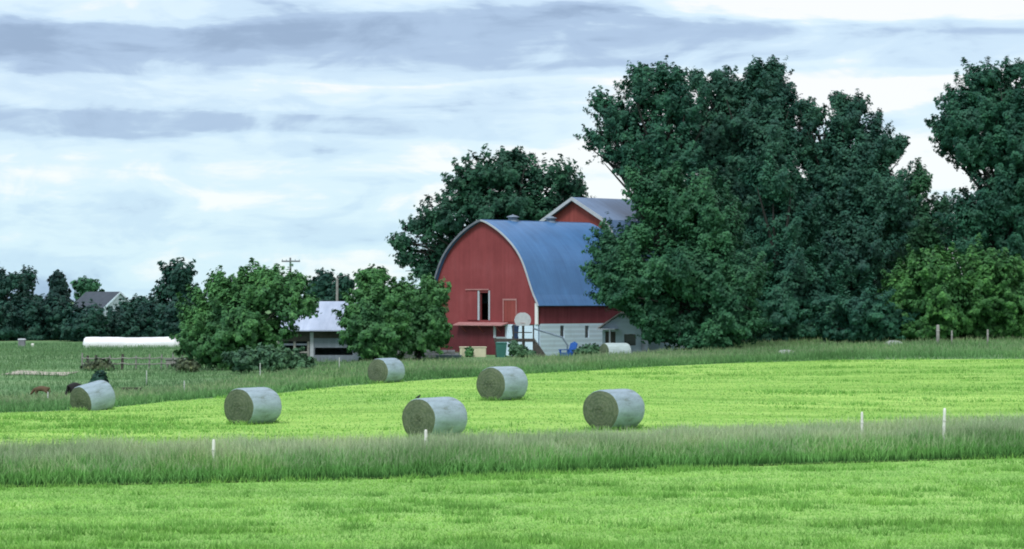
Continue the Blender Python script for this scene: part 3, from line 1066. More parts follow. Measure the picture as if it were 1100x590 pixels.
tree('broadleaf_tree', 'round tree behind the white wrapped bale row', 320, [(190, 298, 18, 14), (186, 315, 16, 16), (200, 320, 14, 18), (190, 340, 24, 22)], 190, M['leaf_far'], leaf=.32, cl_r=.85, per=38, r0=.3, group=FAR)
tree('broadleaf_tree', 'dark ragged tree behind the shed by thin post', 300, [(350, 305, 12, 12), (338, 312, 10, 10), (362, 318, 14, 12), (370, 308, 10, 12), (350, 325, 22, 14)], 350, M['leaf_far'], leaf=.28, cl_r=.7, per=34, r0=.25, group=FAR, fill=.15)
tree('broadleaf_tree', 'low dark treetops between house and round tree', 380, [(150, 328, 10, 8), (164, 330, 14, 10), (140, 334, 14, 10), (172, 336, 16, 12)], 156, M['leaf_far'], leaf=.26, cl_r=.75, per=34, bough=1.6, r0=.25, group=FAR)
HEDGE = 'overgrown bushes of the left hedgerow'
hx = [(-14, 'at the left picture edge'), (22, 'second from the left picture edge'), (58, 'below the pointed tree'), (94, 'below the house roof'), (128, 'below the white house gable'), (160, 'over the white wrapped bales'), (196, 'beside the wide bushy tree')]
for i, (hxp, where) in enumerate(hx):
    ty = 337 + [0, 3, 0, 8, 10, 4, 1][i]
    tree('hedgerow_bush', 'dark hedgerow bush ' + where, 300 + 4 * (i % 3), [(hxp, ty, 22, 14), (hxp - 10, ty + 14, 22, 18), (hxp + 12, ty + 18, 20, 18), (hxp, ty + 32, 26, 16)], hxp, M['leaf_far'],
         leaf=.25, cl_r=.75, per=36, bough=1.6, r0=.18, cat='bush', group=HEDGE, trunk_frac=.4, fill=.35)


# ------------------------------------------------------------------ red barn with rounded roof
A = math.radians(45)
U = Vector((math.sin(A), math.cos(A), 0))       # along the ridge, away
V_ = Vector((-math.cos(A), math.sin(A), 0))     # along the gable, to the left


def plane_t(px, C):
    """metres along V_ from corner C of a point of the gable plane seen in column px"""
    q = (px - 550.0) / F
    return (q * C[1] - C[0]) / (V_.x - q * V_.y)


def plane_u(px, C):
    q = (px - 550.0) / F
    return (q * C[1] - C[0]) / (U.x - q * U.y)


def frame_matrix(C):
    """local x along the gable, local y along the ridge, z up, origin at the near corner"""
    m = Matrix.Identity(4)
    m.col[0][:3] = V_
    m.col[1][:3] = U
    m.col[2][:3] = (0, 0, 1)
    m.col[3][:3] = C
    return m


def panel(us, zs, holes, place, thick, top=None):
    """wall in (u,z) with rectangular holes, closed with reveals; place(u, w, z) -> point, w into the wall"""
    ub = sorted(set(list(us) + [q for h in holes for q in h[:2]]))
    zb = sorted(set(list(zs) + [q for h in holes for q in h[2:]]))
    lim = (lambda u, z: z) if top is None else (lambda u, z: min(z, top(u)))
    mb = MB()

    def hole(i, j):
        uc, zc = (ub[i] + ub[i + 1]) / 2, (zb[j] + zb[j + 1]) / 2
        return any(h[0] < uc < h[1] and h[2] < zc < h[3] for h in holes)
    ni, nj = len(ub) - 1, len(zb) - 1
    for i in range(ni):
        for j in range(nj):
            q = [(ub[i], lim(ub[i], zb[j])), (ub[i + 1], lim(ub[i + 1], zb[j])), (ub[i + 1], lim(ub[i + 1], zb[j + 1])), (ub[i], lim(ub[i], zb[j + 1]))]
            if hole(i, j):
                for (a, b) in ((0, 1), (1, 2), (2, 3), (3, 0)):
                    ii, jj = [(i, j - 1), (i + 1, j), (i, j + 1), (i - 1, j)][a]
                    if 0 <= ii < ni and 0 <= jj < nj and not hole(ii, jj):
                        mb.add([place(q[a][0], 0, q[a][1]), place(q[b][0], 0, q[b][1]), place(q[b][0], thick, q[b][1]), place(q[a][0], thick, q[a][1])], [(0, 1, 2, 3)])
                continue
            if abs(q[2][1] - q[1][1]) < 1e-6 and abs(q[3][1] - q[0][1]) < 1e-6:
                continue
            pts = [q[0], q[1]]
            if abs(q[2][1] - q[1][1]) > 1e-6:
                pts.append(q[2])
            if abs(q[3][1] - q[0][1]) > 1e-6:
                pts.append(q[3])
            n = len(pts)
            mb.add([place(u, 0, z) for u, z in pts], [tuple(range(n))])
            mb.add([place(u, thick, z) for u, z in pts], [tuple(range(n - 1, -1, -1))])
    return mb


BW, BL = 13.4, 13.15
BC = Vector((2.24, 224.0, 0.0))
BC.z = Tz(2.24, 224.0) - 0.05
barn = empty('red_barn', BC)
barn.matrix_world = frame_matrix(BC)
tag(barn, 'red barn with rounded blue-grey roof and white block side wall', 'barn')
zoff = -BC.z
half = BW / 2
prof = [(0, 11.72), (.07, 11.60), (.14, 11.38), (.3, 10.88), (.5, 10.0), (.67, 8.98), (.78, 7.98), (.86, 6.85), (.915, 5.75), (.965, 4.95), (1.05, 4.22)]
pfx = [p[0] for p in prof]
pfz = [p[1] for p in prof]


def arch(u):
    f = abs(u - half) / half
    return float(np.interp(f, pfx, pfz)) + zoff if f < .985 else 4.55 + zoff


def gz(py, px):
    t_ = plane_t(px, BC)
    yy = BC.y + V_.y * t_
    return Z(py, yy) + zoff


def gt(px):
    return plane_t(px, BC)


hay_hole = (gt(525.2), gt(515.5), gz(344, 520), gz(314.5, 520))
win_hole = (gt(543), gt(533), gz(362, 538), gz(350, 538))
us = sorted(set([0, BW] + [half + s * f * half for f in pfx[:-1] for s in (-1, 1)]))
us = [u for u in us if 0 <= u <= BW]
LZ = 2.66 + zoff
upper = panel(us, [LZ, 4.3 + zoff, 12.5 + zoff], [hay_hole], lambda u, w, z: (u, w, z), .25, arch)
upper.build('gable_wall', M['red'], barn)
# lower storey of the gable: red boards darkened for ledge shade left, white block right
split = gt(545)
panel([split, BW], [0, LZ - .003], [], lambda u, w, z: (u, w + .02, z), .25).build('lower_wall', M['red_ledge_shade'], barn)
panel([0, split - .003], [0, LZ - .003], [win_hole], lambda u, w, z: (u, w + .01, z), .25).build('block_end_wall', M['block'], barn)
# side: white block with openings, red boards above


def su(px):
    return plane_u(px, BC)


def sz(py, px):
    yy = BC.y + U.y * su(px)
    return Z(py, yy) + zoff


SB = 2.72 + zoff
holes = []
for a, b in ((602, 606.5), (628.6, 633), (654, 659), (676, 681)):
    holes.append((su(a), su(b), sz(363, a) if a < 650 else 0.25, sz(350, a)))
panel([.26, BL], [0, SB], holes, lambda u, w, z: (w + .01, u, z), .25).build('block_side_wall', M['block'], barn)
panel([.26, BL], [SB + .003, 4.45 + zoff], [], lambda u, w, z: (w + .03, u, z), .2).build('side_wall', M['red_side'], barn)
panel([.26, BL], [0, 4.45 + zoff], [], lambda u, w, z: (BW - w, u, z), .25).build('side_wall', M['red_side'], barn)
panel(us, [0, 4.3 + zoff, 12.5 + zoff], [], lambda u, w, z: (u, BL - w, z), .25, arch).build('gable_wall', M['red'], barn)
for i, hh in enumerate(holes):
    mb = MB()
    mb.box(.16, .18, hh[0] + .002, hh[1] - .002, hh[2] + .002, hh[3] - .002)
    w_ = mb.build('window', M['glass'], barn)
    MB().box(.145, .158, (hh[0] + hh[1]) / 2 - .03, (hh[0] + hh[1]) / 2 + .03, hh[2] + .002, hh[3] - .002).build('glazing_bar', M['greywood'], w_)
# roof shell: curved, with thickness and overhang
mb = MB()
pr = []
dense = []
for s in (-1, 1):
    pass
fs = np.array(pfx)
ff = np.linspace(0, 1.05, 26)
zz = np.interp(ff, fs, pfz)
zz = np.convolve(np.pad(zz, 2, mode='edge'), np.ones(5) / 5, 'valid')
zz[0] = 11.68
zz[-1] = 4.2
curve = [(half - f * half, z) for f, z in zip(ff[::-1], zz[::-1])] + [(half + f * half, z) for f, z in zip(ff[1:], zz[1:])]
n = len(curve)


def roof_shell(curve, y0, y1, t_, segs=1):
    mb = MB()
    vs, fs_ = [], []
    n = len(curve)
    nor = []
    for i in range(n):
        a, b = curve[max(i - 1, 0)], curve[min(i + 1, n - 1)]
        d = Vector((b[0] - a[0], b[1] - a[1])).normalized()
        nor.append((-d.y, d.x))
    for yy in (y0, y1):
        for off in (0, t_):
            for (cx, cz), nn in zip(curve, nor):
                vs.append((cx + nn[0] * off, yy, cz + nn[1] * off + zoff + .03))
    g = lambda k, o_, i: (k * 2 + o_) * n + i
    for i in range(n - 1):
        fs_ += [(g(0, 1, i), g(1, 1, i), g(1, 1, i + 1), g(0, 1, i + 1)), (g(0, 0, i), g(0, 0, i + 1), g(1, 0, i + 1), g(1, 0, i)),
                (g(0, 0, i), g(0, 1, i), g(0, 1, i + 1), g(0, 0, i + 1)), (g(1, 0, i), g(1, 0, i + 1), g(1, 1, i + 1), g(1, 1, i))]
    for i in (0, n - 1):
        fs_.append((g(0, 0, i), g(1, 0, i), g(1, 1, i), g(0, 1, i)))
    return mb.add(vs, fs_)


# sign of the normals: make the shell grow outwards
curve_out = curve[::-1] if True else curve
roof = roof_shell(curve, -.35, BL + .3, .12).build('roof', M['roof'], barn, False)
for p in roof.data.polygons:
    p.use_smooth = False
# verge boards follow the front edge of the roof
def verge(curve, y0, y1, o0, o1):
    mb = MB()
    n = len(curve)
    vs, fs_ = [], []
    for i in range(n):
        a, b = curve[max(i - 1, 0)], curve[min(i + 1, n - 1)]
        d = Vector((b[0] - a[0], b[1] - a[1])).normalized()
        nx, nz = -d.y, d.x
        cx, cz = curve[i]
        for yy in (y0, y1):
            for off in (o0, o1):
                vs.append((cx + nx * off, yy, cz + nz * off + zoff + .03))
    for i in range(n - 1):
        k, q = i * 4, i * 4 + 4
        fs_ += [(k, k + 1, q + 1, q), (k + 2, q + 2, q + 3, k + 3), (k, q, q + 2, k + 2), (k + 1, k + 3, q + 3, q + 1)]
    fs_ += [(0, 2, 3, 1), ((n - 1) * 4, (n - 1) * 4 + 1, (n - 1) * 4 + 3, (n - 1) * 4 + 2)]
    return mb.add(vs, fs_)


nh = len(curve) // 2
verge(curve[:nh + 1], -.42, -.353, -.02, .12).build('verge_trim', M['trim'], barn)
verge(curve[nh:], -.419, -.354, -.05, .135).build('verge_trim', M['greyed'], barn)  # left half, colour darkened for the shade at the overhang
MB().box(-.05, .30, -.10, -.005, LZ, 4.5 + zoff).build('corner_trim', M['white'], barn)
# hay door, ledge, outlined door, lower window frame
hx0, hx1, hz0, hz1 = hay_hole
d = empty('hay_door', (0, 0, 0))
d.parent = barn
MB().box(hx0 - .16, hx0 - .003, -.07, -.004, hz0, hz1 + .2).build('jamb', M['trim'], d)
MB().box(hx1 + .003, hx1 + .22, -.07, -.004, hz0, hz1 + .2).build('jamb', M['trim'], d)
MB().box(hx1 + .24, hx1 + .24 + (hx1 - hx0) * 1.15, -.1, -.03, hz0 + .02, hz1 + .12).build('sliding_door', M['red'], d)
MB().box(hx0 - .1, hx1 + 1.7, -.15, -.105, hz1 + .24, hz1 + .33).build('door_track', M['trim_red'], d)
l0, l1 = gt(546), gt(493)
led = MB()
led.add([(l0, -.01, LZ + .16), (l1, -.01, LZ + .16), (l1, -.75, LZ - .06), (l0, -.75, LZ - .06), (l0, -.01, LZ + .06), (l1, -.01, LZ + .06), (l1, -.75, LZ - .14), (l0, -.75, LZ - .14)],
        [(0, 1, 2, 3), (4, 7, 6, 5), (0, 3, 7, 4), (1, 5, 6, 2), (3, 2, 6, 7), (0, 4, 5, 1)])
led.build('ledge_roof', M['trim_red'], barn)
for q in (.15, .5, .85):
    uu = l0 + (l1 - l0) * q
    MB().tube([(uu, -.02, LZ - .7), (uu, -.7, LZ - .15)], [.04, .04], 6).build('ledge_bracket', M['red2'], barn)
a0, a1 = gt(554.5), gt(541.5)
zt, zbm = gz(322.5, 548), LZ + .22
dd = MB().box(a0, a1, -.05, -.004, zbm, zt).build('plank_door', M['red2'], barn)
MB().box(a0 - .12, a1 + .12, -.075, -.052, zt - .02, zt + .12).build('door_lintel', M['trim_red'], dd)
MB().box(a0 - .1, a0 - .003, -.07, -.006, zbm, zt - .025).build('door_jamb', M['trim_red'], dd)
MB().box(a1 + .003, a1 + .1, -.07, -.006, zbm, zt - .025).build('door_jamb', M['trim_red'], dd)
w0, w1, wz0, wz1 = win_hole
w_ = MB().box(w0 + .002, w1 - .002, .15, .17, wz0 + .002, wz1 - .002).build('window', M['glass'], barn)
for bx_ in ((w0 - .12, w0 - .002, wz0 - .1, wz1 + .1), (w1 + .002, w1 + .3, wz0 - .1, wz1 + .1), (w0, w1, wz1 + .002, wz1 + .1), (w0, w1, wz0 - .1, wz0 - .002)):
    MB().box(bx_[0], bx_[1], -.05, -.004, bx_[2], bx_[3]).build('window_frame', M['trim'], w_)
# two ridge ventilators
for pxv in (551, 591.5):
    uy = ((pxv - 550) / F * (BC.y + V_.y * half) - (BC.x + V_.x * half)) / (U.x - (pxv - 550) / F * U.y)
    mt = Matrix.Translation((half, uy, 11.7 + zoff))
    v = MB().lathe([(.55, -.15), (.5, .16), (.46, .18)], 14, mt).build('ridge_ventilator', M['steel'], barn, False)
    MB().lathe([(.40, .15), (.42, .28), (.40, .42)], 14, mt).build('ventilator_drum', M['steel'], v, True)
    MB().lathe([(.62, .40), (.52, .47), (.28, .56), (.06, .62), (.03, .68)], 14, mt).build('ventilator_cap', M['steel'], v, True)
MB().box(half - .2, half + .2, -.3, BL + .25, 11.78 + zoff, 11.84 + zoff).build('ridge_cap', M['roof2'], barn)

# ------------------------------------------------------------------ second barn behind, gambrel roof
zoff = 0
GC = Vector((6.16, 250.0, 0))
B2 = empty('gambrel_barn', GC)
m4 = frame_matrix(GC)
B2.matrix_world = m4
tag(B2, 'taller red gambrel barn with white verge behind the round-roofed barn', 'barn')
gp = [(-7.2, 7.2), (-5.1, 11.3), (-4.38, 12.2), (0, 14.45), (4.38, 12.2), (5.1, 11.3), (7.2, 7.2)]
gl = [-7, -5.1, -4.38, 0, 4.38, 5.1, 7]
L2 = 20.0


def gtop(u):
    return float(np.interp(u, [p[0] for p in gp], [p[1] for p in gp]))


panel(gl, [0, 7.5, 15], [(-.8, .8, 8.2, 10.0)], lambda u, w, z: (u, w, z), .25, gtop).build('gable_wall', M['red2'], B2)
MB().box(-.79, .79, .1, .16, 8.21, 9.99).build('loft_door', M['red'], B2)
panel(gl, [0, 7.5, 15], [], lambda u, w, z: (u, L2 - w, z), .25, gtop).build('gable_wall', M['red2'], B2)
for s in (-1, 1):
    panel([.26, L2 - .26], [0, 7.3], [], lambda u, w, z: (s * (7 - w), u, z), .2).build('side_wall', M['red_side'], B2)
roof_shell(gp, -.6, L2 + .4, .14).build('roof', M['roof2'], B2)
verge(gp, -.68, -.603, -.18, .16).build('verge_trim', M['trim'], B2)

# ------------------------------------------------------------------ white milk house in front of the barn's far side
mh_y = 222.5
MC = Vector((X(668, mh_y), mh_y, Tz(X(668, mh_y), mh_y) - .05))
mh = empty('milk_house', MC, math.radians(-14))
tag(mh, 'small pale gabled milk house under the tree beside barn', 'outbuilding')
W_, D_, H_ = 3.4, 3.0, 2.5
panel([-W_ / 2, 0, W_ / 2], [0, H_, 4.6], [(-1.45, -.55, .0, 2.1), (.2, 1.2, .9, 1.9)], lambda u, w, z: (u, w, z), .2, lambda u: H_ + 1.1 * (1 - abs(u) / (W_ / 2))).build('wall', M['siding'], mh)
for s in (-1, 1):
    panel([.21, D_], [0, H_], [], lambda u, w, z: (s * (W_ / 2 - w), u, z), .2).build('wall', M['siding'], mh)
MB().box(-1.44, -.56, .1, .15, .01, 2.09).build('door', M['darkwood'], mh)
MB().box(.21, 1.19, .1, .12, .91, 1.89).build('window', M['glass'], mh)
roof_shell([(-W_ / 2 - .3, H_ - .2), (0, H_ + 1.15), (W_ / 2 + .3, H_ - .2)], -.5, D_ + .2, .1).build('roof', M['greywood'], mh)
MB().box(-1.9, -.3, -1.5, -.02, 2.25, 2.36).build('porch_roof', M['trim'], mh)
MB().tube([(-.75, -1.4, 0), (-.75, -1.4, 2.25)], [.08, .07], 8).build('porch_post', M['trim'], mh)
# pale low wing further right
mw_y = 226.0
MW = Vector((X(706, mw_y), mw_y, Tz(X(706, mw_y), mw_y) - .05))
wing = empty('block_annex', MW, math.radians(-20))
tag(wing, 'pale block annex with two windows half hidden behind the tree', 'outbuilding')
panel([-1.6, 1.6], [0, 2.7], [(-1.1, -.4, 1.0, 2.0), (.3, 1.0, 1.0, 2.0)], lambda u, w, z: (u, w, z), .2).build('wall', M['block'], wing)
for s in (-1, 1):
    panel([.21, 3], [0, 2.7], [], lambda u, w, z: (s * (1.6 - w), u, z), .2).build('wall', M['block'], wing)
MB().box(-1.09, -.41, .1, .12, 1.01, 1.99).build('window', M['glass'], wing)
MB().box(.31, .99, .1, .12, 1.01, 1.99).build('window', M['glass'], wing)
MB().box(-1.8, 1.8, -.3, 3.2, 2.71, 2.86).build('roof', M['steel'], wing)

# ------------------------------------------------------------------ deck, ramp and yard things at the barn
dk_y = 219.5
dx0, dx1 = X(531, dk_y), X(574, dk_y)
dz_top = Z(364, dk_y)
gzk = Tz(dx0, dk_y)
deck = empty('wooden_deck', ((dx0 + dx1) / 2, dk_y, gzk))
tag(deck, 'dark wooden deck with railing and sloping ramp at the barn corner', 'deck')
hw = (dx1 - dx0) / 2
ht = dz_top - gzk
npl = 10
for i in range(npl):
    y0 = -1.0 + i * .2
    MB().box(-hw, hw, y0, y0 + .18, ht - .05, ht).build('plank', M['darkwood'], deck)
MB().box(-hw, hw, -1.06, -1.003, ht - .25, ht - .02).build('fascia', M['darkwood'], deck)
for px_ in (533, 552, 563, 573):
    xx = X(px_, dk_y) - (dx0 + dx1) / 2
    MB().box(xx - .07, xx + .07, -.94, -.80, -.1, ht - .055).build('support_post', M['darkwood'], deck)
for px_ in (551.5, 562.5, 573):
    xx = X(px_, dk_y) - (dx0 + dx1) / 2
    MB().box(xx - .06, xx + .06, -.97, -.85, ht + .003, ht + 1.12).build('railing_post', M['darkwood'], deck)
xa = X(551.5, dk_y) - (dx0 + dx1) / 2
MB().box(xa - .06, hw, -1.0, -.82, ht + 1.123, ht + 1.2).build('top_rail', M['darkwood'], deck)
MB().box(xa + .07, hw - .2, -.93, -.88, ht + .5, ht + .58).build('middle_rail', M['darkwood'], deck)
x1r = X(587, dk_y) - (dx0 + dx1) / 2
for yy in (-1.0, .7):
    MB().add([(hw + .004, yy, ht - .02), (x1r, yy, .02), (x1r, yy, -.1), (hw + .004, yy, -.1), (hw + .004, yy + .2, ht - .02), (x1r, yy + .2, .02), (x1r, yy + .2, -.1), (hw + .004, yy + .2, -.1)],
             [(0, 1, 2, 3), (4, 7, 6, 5), (0, 4, 5, 1), (1, 5, 6, 2), (2, 6, 7, 3), (3, 7, 4, 0)]).build('ramp_side', M['darkwood'], deck)
nrp = 7
for i in range(nrp):
    f0, f1 = i / nrp, (i + .9) / nrp
    xa_, xb_ = hw + .01 + (x1r - hw) * f0, hw + .01 + (x1r - hw) * f1
    za, zb_ = ht + .0 - ht * f0, ht - ht * f1
    MB().add([(xa_, -1.02, za), (xb_, -1.02, zb_), (xb_, .92, zb_), (xa_, .92, za), (xa_, -1.02, za + .05), (xb_, -1.02, zb_ + .05), (xb_, .92, zb_ + .05), (xa_, .92, za + .05)],
             [(0, 3, 2, 1), (4, 5, 6, 7), (0, 1, 5, 4), (1, 2, 6, 5), (2, 3, 7, 6), (3, 0, 4, 7)]).build('plank', M['darkwood'], deck)
# handrail / pipe running down to the right
pl = MB().tube([at(573, 353, dk_y - 1.05), at(604, 362.5, dk_y - 1.05), at(609.5, 371, dk_y - 1.05), (X(609.5, dk_y - 1.05), dk_y - 1.05, Tz(X(609.5, dk_y), dk_y) - .1)], [.07, .07, .07, .07], 8).build('sloping_pipe', M['steel'])
tag(pl, 'long thin grey pipe rail sloping from deck railing to the ground', 'pipe')
# rounded white backboard on a post
bb_y = 218.0
bbx = X(561.5, bb_y)
bb = empty('basketball_hoop', (bbx, bb_y, Tz(bbx, bb_y) - .05))
tag(bb, 'white rounded backboard on a dark post beside the deck', 'basketball hoop')
z0 = Z(350, bb_y) - bb.location.z
pts = [(-.5, 0), (.5, 0), (.66, .25), (.70, .5), (.62, .78), (.42, 1.0), (.18, 1.1), (-.18, 1.1), (-.42, 1.0), (-.62, .78), (-.70, .5), (-.66, .25)]
k_ = len(pts)
MB().add([(a, -.03, z0 + b) for a, b in pts] + [(a, .03, z0 + b) for a, b in pts],
         [tuple(range(k_)), tuple(range(2 * k_ - 1, k_ - 1, -1))] + [(i, k_ + i, k_ + (i + 1) % k_, (i + 1) % k_) for i in range(k_)]).build('backboard', M['board'], bb)
MB().tube([(0, .2, -.1), (0, .2, z0 - .1), (0, .1, z0 + .35)], [.07, .06, .05], 8).build('post', M['darkwood'], bb)
MB().tube([(math.cos(q) * .23, -.3 + math.sin(q) * .23, z0 + .22) for q in np.linspace(0, 2 * math.pi, 15)], [.015] * 15, 5).build('rim', M['hoop'], bb)


def bin_thing(name, label, px, y, py_top, py_bot, w_top, w_bot, mat, zbase=None, cat='bin'):
    x = X(px, y)
    zb_ = Tz(x, y) - .02 if zbase is None else zbase
    r = empty(name, (x, y, zb_))
    tag(r, label, cat)
    h_ = Z(py_top, y) - zb_
    mb = MB()
    vs = []
    for z_, w__ in ((0, w_bot), (h_ * .9, w_top), (h_ * .93, w_top * 1.08), (h_ * .96, w_top * 1.08)):
        vs += [(-w__ / 2, -w__ / 2, z_), (w__ / 2, -w__ / 2, z_), (w__ / 2, w__ / 2, z_), (-w__ / 2, w__ / 2, z_)]
    fs_ = [(3, 2, 1, 0), (12, 13, 14, 15)]
    for lv in range(3):
        for k in range(4):
            fs_.append((lv * 4 + k, lv * 4 + (k + 1) % 4, lv * 4 + 4 + (k + 1) % 4, lv * 4 + 4 + k))
    mb.add(vs, fs_).build('body', mat, r, False, .03)
    w__ = w_top * 1.12
    MB().add([(-w__ / 2, -w__ / 2, h_ * .965), (w__ / 2, -w__ / 2, h_ * .965), (w__ / 2, w__ / 2, h_ * .965), (-w__ / 2, w__ / 2, h_ * .965),
              (-w__ * .4, -w__ * .4, h_ * 1.02), (w__ * .4, -w__ * .4, h_ * 1.02), (w__ * .4, w__ * .5, h_ * 1.02), (-w__ * .4, w__ * .5, h_ * 1.02)],
             [(3, 2, 1, 0), (4, 5, 6, 7), (0, 1, 5, 4), (1, 2, 6, 5), (2, 3, 7, 6), (3, 0, 4, 7)]).build('lid', mat, r)
    for s in (-1, 1):
        MB().tube([(s * w_bot * .5, w_bot * .45, .1), (s * w_bot * .5 + s * .06, w_bot * .45, .1)], [.1, .1], 10).build('wheel', M['dark'], r)
    return r


bin_thing('wheeled_bin', 'dull green tapered bin standing below the deck', 538.5, 217.2, 368, 384, .92, .74, M['teal'])
bin_thing('wheeled_bin', 'dark blue tapered bin standing up on the deck', 553.5, 220.3, 350, 364, .6, .42, M['navy'], dz_top)
# cream box
cx_y = 219.0
cxx = X(508, cx_y)
cb = empty('cream_box', (cxx, cx_y, Tz(cxx, cx_y) - .03), math.radians(4))
tag(cb, 'cream painted low box against the red gable foot', 'box')
hh = Z(372.5, cx_y) - cb.location.z
MB().box(-1.08, 1.08, -.6, .6, 0, hh - .08).build('body', M['cream'], cb, False, .03)
MB().box(-1.13, 1.13, -.65, .65, hh - .077, hh).build('lid', M['cream'], cb, False, .02)
for s in (-1, 1):
    MB().box(s * .95 - .05, s * .95 + .05, -.63, -.603, .02, hh - .1).build('corner_batten', M['cream'], cb)
# blue lounge chair
ch_y = 217.0
chx = X(612, ch_y)
ch = empty('garden_chair', (chx, ch_y, Tz(chx, ch_y)), math.radians(38))
tag(ch, 'bright blue slatted garden chair in front of white block wall', 'chair')
for i in range(5):
    y_ = -.44 + i * .18
    Mx = Matrix.Translation((.2, y_, .36)) @ Matrix.Rotation(math.radians(20), 4, 'Y')
    MB().box(-.04, .04, 0, .172, 0, .86 + .12 * (1 - abs(i - 2) / 2), Mx).build('back_slat', M['blue'], ch)
for i in range(6):
    x_ = -.62 + i * .15
    MB().box(x_, x_ + .14, -.44, .46, .32 + i * .004, .38 + i * .004).build('seat_slat', M['blue'], ch)
for s in (-.53, .53):
    MB().box(-.72, .42, s - .08, s + .08, .60, .66).build('armrest', M['blue'], ch)
    MB().box(-.66, -.52, s - .05, s + .05, 0, .597).build('leg', M['blue'], ch)
    MB().box(-.515, .40, s - .035, s + .035, .14, .36).build('side_board', M['blue'], ch)
    Mx = Matrix.Translation((.3, s, .3)) @ Matrix.Rotation(math.radians(40), 4, 'Y')
    MB().box(-.06, .06, -.03, .03, -.34, -.08, Mx).build('leg', M['blue'], ch)
MB().box(-.66, -.625, -.44, .46, .08, .40).build('front_board', M['blue'], ch)
# low grey stone wall between bush and barn
sw_y = 213.0
x0, x1 = X(424, sw_y), X(491, sw_y)
wall = empty('stone_wall', ((x0 + x1) / 2, sw_y, Tz((x0 + x1) / 2, sw_y)))
tag(wall, 'low grey block wall along the bushes left of barn', 'wall')
zt = Z(376, sw_y) - wall.location.z
bw_, rows = (x1 - x0) / 8, 3
meb = {}
for r_ in range(rows):
    for c_ in range(8):
        o_ = (bw_ / 2 if r_ % 2 else 0)
        mb = MB().box(-bw_ / 2 + .012, bw_ / 2 - .012, -.25, .25, .01, zt / rows - .01)
        b = mb.build('block', M['stone'], wall, False, .02)
        b.location = ((x0 - x1) / 2 + bw_ / 2 + c_ * bw_ + o_ - bw_ / 4, random.uniform(-.03, .03), r_ * zt / rows)
tr_y = 210.0
trx = X(482, tr_y)
trough = empty('water_trough', (trx, tr_y, Tz(trx, tr_y) - .03))
tag(trough, 'pale low metal trough in front of the grey block wall', 'trough')
h_ = Z(383.5, tr_y) - trough.location.z
h_ = max(h_, .35)
MB().add([(-.95, -.3, 0), (.95, -.3, 0), (.95, .3, 0), (-.95, .3, 0), (-1.05, -.4, h_), (1.05, -.4, h_), (1.05, .4, h_), (-1.05, .4, h_), (-.98, -.33, h_), (.98, -.33, h_), (.98, .33, h_), (-.98, .33, h_), (-.9, -.25, .1), (.9, -.25, .1), (.9, .25, .1), (-.9, .25, .1)],
         [(3, 2, 1, 0), (0, 1, 5, 4), (1, 2, 6, 5), (2, 3, 7, 6), (3, 0, 4, 7), (4, 5, 9, 8), (5, 6, 10, 9), (6, 7, 11, 10), (7, 4, 8, 11), (8, 9, 13, 12), (9, 10, 14, 13), (10, 11, 15, 14), (11, 8, 12, 15), (12, 13, 14, 15)]).build('basin', M['steel'], trough)
MB().tube([(-1.05, -.4, h_), (1.05, -.4, h_)], [.03, .03], 6).build('rim', M['steel'], trough)

# ------------------------------------------------------------------ open shed left of the bushes
zoff = 0
sh_y = 204.0
sx = X(352, sh_y)
shed = empty('open_shed', (sx, sh_y, Tz(sx, sh_y) - .05), math.radians(-4))
tag(shed, 'open-fronted shed with white metal roof between the bushes', 'shed')
s_ = F / sh_y
L = lambda px_: X(px_, sh_y) - sx
e_z = Z(353, sh_y) - shed.location.z
r_z = Z(325, sh_y + 4) - shed.location.z
xl, xr, xm = L(298), L(388), L(333)
panel([xm, xr], [0, e_z - .12], [(L(338), L(379), Z(380.5, sh_y) + .05, Z(372.5, sh_y) + .05)], lambda u, w, z: (u, w, z), .15).build('front_wall', M['shed_wall'], shed)
MB().box(xm, xr, -.05, -.004, e_z - .75, e_z - .12).build('eave_shade_board', M['darkwood'], shed)  # dark strip added to stand for the deep shade under the eave
MB().box(xl, xm - .004, -.02, .12, e_z - 1.0, e_z - .12).build('eave_shade_header', M['darkwood'], shed)  # header over the open bay, eave shade put into its dark colour
for px_ in (299, 316, 331):
    MB().box(L(px_) - .09, L(px_) + .09, .0, .18, 0, e_z - 1.003).build('post', M['greywood'], shed)
MB().box(xm - .003, xm + .28, -.06, -.004, 0, e_z - .3).build('corner_board', M['trim'], shed)
MB().box(xl + .1, xm - .1, .05, .1, 1.35, 1.5).build('gate_rail', M['shed_wall'], shed)
MB().box(xl + .1, xm - .1, .05, .1, .75, .88).build('gate_rail', M['greywood'], shed)
MB().box(xl, xr, 7.85, 8.0, 0, e_z - .12).build('back_wall', M['shed_wall'], shed)
for xx in (xl, xr):
    MB().add([(xx - .06, .16, 0), (xx - .06, 7.84, 0), (xx - .06, 7.84, e_z - .12), (xx - .06, 4, r_z - .12), (xx - .06, .16, e_z - .12), (xx + .06, .16, 0), (xx + .06, 7.84, 0), (xx + .06, 7.84, e_z - .12), (xx + .06, 4, r_z - .12), (xx + .06, .16, e_z - .12)],
             [(0, 1, 2, 3, 4), (9, 8, 7, 6, 5), (0, 5, 6, 1), (1, 6, 7, 2), (2, 7, 8, 3), (3, 8, 9, 4), (4, 9, 5, 0)]).build('end_wall', M['shed_wall'], shed)
rf = MB()
